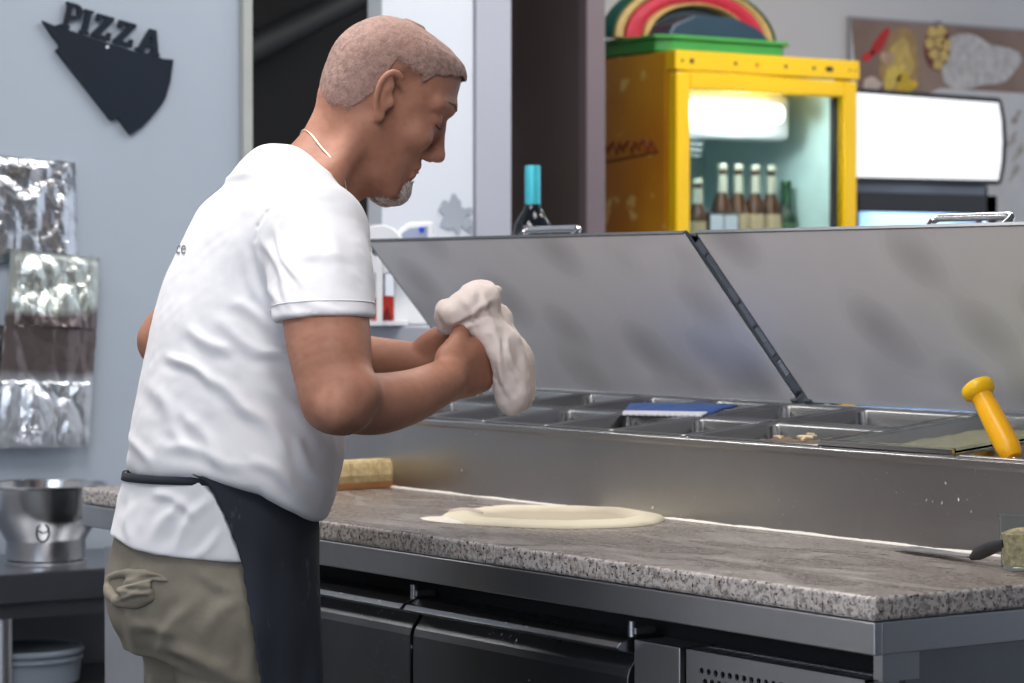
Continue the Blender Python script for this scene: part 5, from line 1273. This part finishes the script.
# bulging back pocket
Pf = Field(axis(-.585, -.42, .0022), axis(3.42, 3.72, .0026), axis(.80, .905, .0020))
hb = np.array([0, 0, 0.])
tb2 = BVHTree.FromPolygons([v.co[:] for v in trou.data.vertices], [tuple(p.vertices) for p in trou.data.polygons])
def onT(px, py, off=0.):
    o_ = Vector(C0); dr2 = (pw(px, py, 3.5) - o_).normalized(); h = tb2.ray_cast(o_, dr2)
    if h[0] is None: return m3(px, py, 3.62)
    p = np.array(h[0]) ; dd2 = p - C0; return np.array([dd2 @ RT, dd2 @ FH - off, p[2]])
flap = [(106, 577), (118, 571), (133, 568), (150, 569), (165, 573)]
pouch = [(106, 588), (114, 597), (126, 602), (140, 600), (155, 595), (166, 584)]
Pf.path([onT(*p) for p in [(107, 578), (122, 574), (140, 573), (158, 577), (167, 580)]], [.004, .006, .006, .005, .003], .006)
ce = onT(135, 590); e_l = onT(163, 584) - onT(110, 590); e_l /= np.linalg.norm(e_l); e_z = np.array([0, 0, 1.]) - e_l * e_l[2]; e_z /= np.linalg.norm(e_z); e_n = np.cross(e_l, e_z)
Pf.ell(ce, [.038, .0165, .0125], np.stack([e_l, e_z, e_n]), .008)
Pf.path([onT(108, 584), onT(110, 592), onT(118, 601)], [.006, .009, .007], .010)
Pf.path([onT(118, 602), onT(135, 604), onT(152, 598)], [.006, .0075, .005], .010)
PKF = [(104, 582, 168, 580, 2.0, -.004), (108, 592, 160, 585, 2.0, -.0026), (112, 599, 150, 597, 2.0, .0022), (108, 586, 124, 600, 2.4, .002), (140, 582, 128, 600, 3, .002)]
Pf.mesh('back_pocket', M['khaki'], disp=lambda P, N: folds(P, PKF) + .0009 * vnoise(P, 60, 21), parent=trou); del Pf
# shoes
for an in (m3(240, 1120, 3.62), m3(206, 1080, 3.80)):
    Sh = Field(axis(an[0] - .08, an[0] + .26, .006), axis(an[1] - .09, an[1] + .20, .006), axis(-.002, .16, .005))
    tip = np.array([an[0] + .17, an[1] + .10, .035])
    Sh.path([np.array([an[0] - .02, an[1] - .01, .045]), np.array([an[0] + .07, an[1] + .04, .045]), tip], [.045, .050, .040], .02)
    Sh.cone(np.array([an[0], an[1], .05]), np.array([an[0], an[1], .11]), .048, .046, .02)
    Sh.cut(lambda X, Y, Z: Z - .003 + 0 * X, .004)
    Sh.mesh('shoe', M['black'], parent=person)
# ------------------------------------------------------------------ apron
def navy():
    t = NT('navy_apron_cloth'); v = t.coord(); n = t.noise(v, 6, 4); c = t.ramp(n, [(.3, srgb(24, 28, 38)), (.7, srgb(36, 41, 54))])
    f = t.ramp(t.noise(t.coord((1, 1, .45)), 38, 4, .7), [(.62, 0), (.78, .5)]); c = t.mix(f, c, srgb(104, 110, 122)); t.l(c, t.b.inputs['Base Color']); t.b.inputs['Roughness'].default_value = .85
    t.bump(t.noise(v, 300, 3, .7), .2, .002); return t.m
M['navy'] = navy()
AT = [(468, 124, 312, 3.66, 1.3), (484, 121, 311, 3.66, 1.3), (500, 118, 311, 3.66, 1.3), (560, 108, 312, 3.66, 1.4), (620, 104, 314, 3.66, 1.55), (683, 100, 316, 3.66, 1.6), (850, 98, 320, 3.66, 1.6)]
AR = np.array(sorted([row(*r, grow=.012) for r in AT]))
ledge = lambda py: np.interp(py, [474, 484, 500, 530, 560, 620, 683, 850], [188, 207, 216, 229, 240, 249, 258, 275])
ap_o = empty('apron', person.location); ap_o.parent = person; ap_o.matrix_parent_inverse = chain(person).inverted(); ap_o['label'] = 'dark navy waist apron with flour dust'
def apf(u, v):
    py = 475 + (850 - 475) * v; z = m3(215, py, 3.5)[2]
    cr, cf, a, b = [np.interp(z, AR[:, 0], AR[:, i]) for i in (1, 2, 3, 4)]
    c_, s__ = math.cos(PHI), math.sin(PHI)
    # near edge angle: search
    best = None; tgt = ledge(py)
    for q in np.linspace(-2.6, -.6, 120):
        X = cr + a * math.cos(q) * c_ - b * math.sin(q) * s__; Y = cf + a * math.cos(q) * s__ + b * math.sin(q) * c_
        if 512 + F * X / Y >= tgt: best = q; break
    best = -1.5 if best is None else best
    al = best + (1.15 - best) * u
    wv = .006 * v * math.sin(al * 7 + 1) + .003 * math.sin(al * 15 + v * 5) * v
    r_ = 1 + wv / a
    X = cr + (a * math.cos(al) * c_ - b * math.sin(al) * s__) * r_; Y = cf + (a * math.cos(al) * s__ + b * math.sin(al) * c_) * r_
    W = to_world(np.array([[X, Y, z]]))[0]; nn = RT * (math.cos(al) * c_ - math.sin(al) * s__) + FH * (math.cos(al) * s__ + math.sin(al) * c_)
    dsp = .0015 * noise.noise(Vector(W) * 25)
    return Vector(W) + Vector(nn) * dsp, Vector(nn)
MB().sheet(apf, 90, 60, .0022).build('apron_cloth', M['navy'], ap_o, smooth=2)
STR = np.array(sorted([row(*r, grow=.0035) for r in [(466, 125, 318, 3.66, 1.3), (490, 121, 314, 3.66, 1.3)]]))
def strf(u, v):
    al = 2 * PI * u; py = 474.5 + 8 * v + 2.0 * math.sin(al); z = m3(215, py, 3.6)[2]
    cr, cf, a, b = [np.interp(z, STR[:, 0], STR[:, i]) for i in (1, 2, 3, 4)]; c_, s__ = math.cos(PHI), math.sin(PHI); a += .001; b += .001
    X = cr + a * math.cos(al) * c_ - b * math.sin(al) * s__; Y = cf + a * math.cos(al) * s__ + b * math.sin(al) * c_
    W = to_world(np.array([[X, Y, z]]))[0]; nn = RT * (math.cos(al) * c_ - math.sin(al) * s__) + FH * (math.cos(al) * s__ + math.sin(al) * c_)
    return Vector(W), Vector(nn)
MB().sheet(strf, 96, 2, .003, closed_u=True).build('apron_string', M['navy'], ap_o, smooth=2)
# ------------------------------------------------------------------ printing on the shirt back
o_ = Vector(C0)
tm = text_mesh('shirt_print', 'ce', 19.0, .0, plain('grey_print', srgb(96, 100, 108), .8), None, Matrix.Identity(4))
for v in tm.data.vertices:
    px = 181 + v.co.x * .60 + v.co.y * .10; py = 254 - v.co.y
    dr2 = (pw(px, py, 3.6) - o_).normalized(); h = sbt.ray_cast(o_, dr2)
    if h[0] is not None: v.co = h[0] + h[1] * .0012
    else: v.co = pw(px, py, 3.72)
tm.parent = shirt; tm.matrix_parent_inverse = chain(shirt).inverted(); tm['label'] = 'small grey letters ce'
# ------------------------------------------------------------------ dough in the hands
Df = Field(axis(-.11, .05, .0022), axis(3.60, 3.90, .0026), axis(1.05, 1.27, .0022))
def D_(px, py, Z): return m3(px, py, Z)
# top lobe folded over the hands
for pts, rs in (([(454, 314, 3.64), (472, 304, 3.65), (488, 298, 3.66)], (.020, .024, .018)), ([(449, 318, 3.66), (466, 318, 3.66), (486, 312, 3.67)], (.014, .018, .018)), ([(470, 326, 3.65), (486, 330, 3.65), (500, 342, 3.66)], (.014, .018, .020)),
                ([(490, 325, 3.67), (506, 345, 3.67), (512, 370, 3.67), (514, 395, 3.67), (514, 406, 3.67)], (.016, .021, .023, .022, .014)), ([(498, 330, 3.71), (517, 352, 3.71), (522, 380, 3.71), (524, 402, 3.70)], (.016, .019, .018, .012)),
                ([(488, 336, 3.64), (500, 358, 3.64), (505, 385, 3.66), (508, 402, 3.67)], (.012, .014, .016, .012)), ([(455, 312, 3.74), (480, 312, 3.76), (505, 345, 3.76), (512, 385, 3.74)], (.018, .022, .020, .014)),
                ([(478, 293, 3.68), (497, 291, 3.69)], (.014, .008)), ([(470, 292, 3.66), (486, 288, 3.67)], (.010, .008)), ([(447, 326, 3.66), (446, 310, 3.66)], (.010, .012)), ([(470, 302, 3.70), (498, 318, 3.72)], (.02, .02))):
    Df.path([D_(*p) for p in pts], rs, .016)
DFS = [(452, 328, 492, 316, 3, -.004), (460, 300, 480, 322, 3, .003), (480, 290, 498, 330, 3, .003), (450, 322, 500, 300, 3, .003), (490, 325, 512, 405, 3, .003), (505, 330, 524, 400, 3, .003)]
dg_ = Df.mesh('held_dough', M['dough2'], disp=lambda P, N: folds(P, DFS) + .0016 * vnoise(P, 45, 31) + .0008 * vnoise(P, 110, 32)); del Df
tag(dg_, 'floured white piece of pizza dough draped over the hands', 'dough')
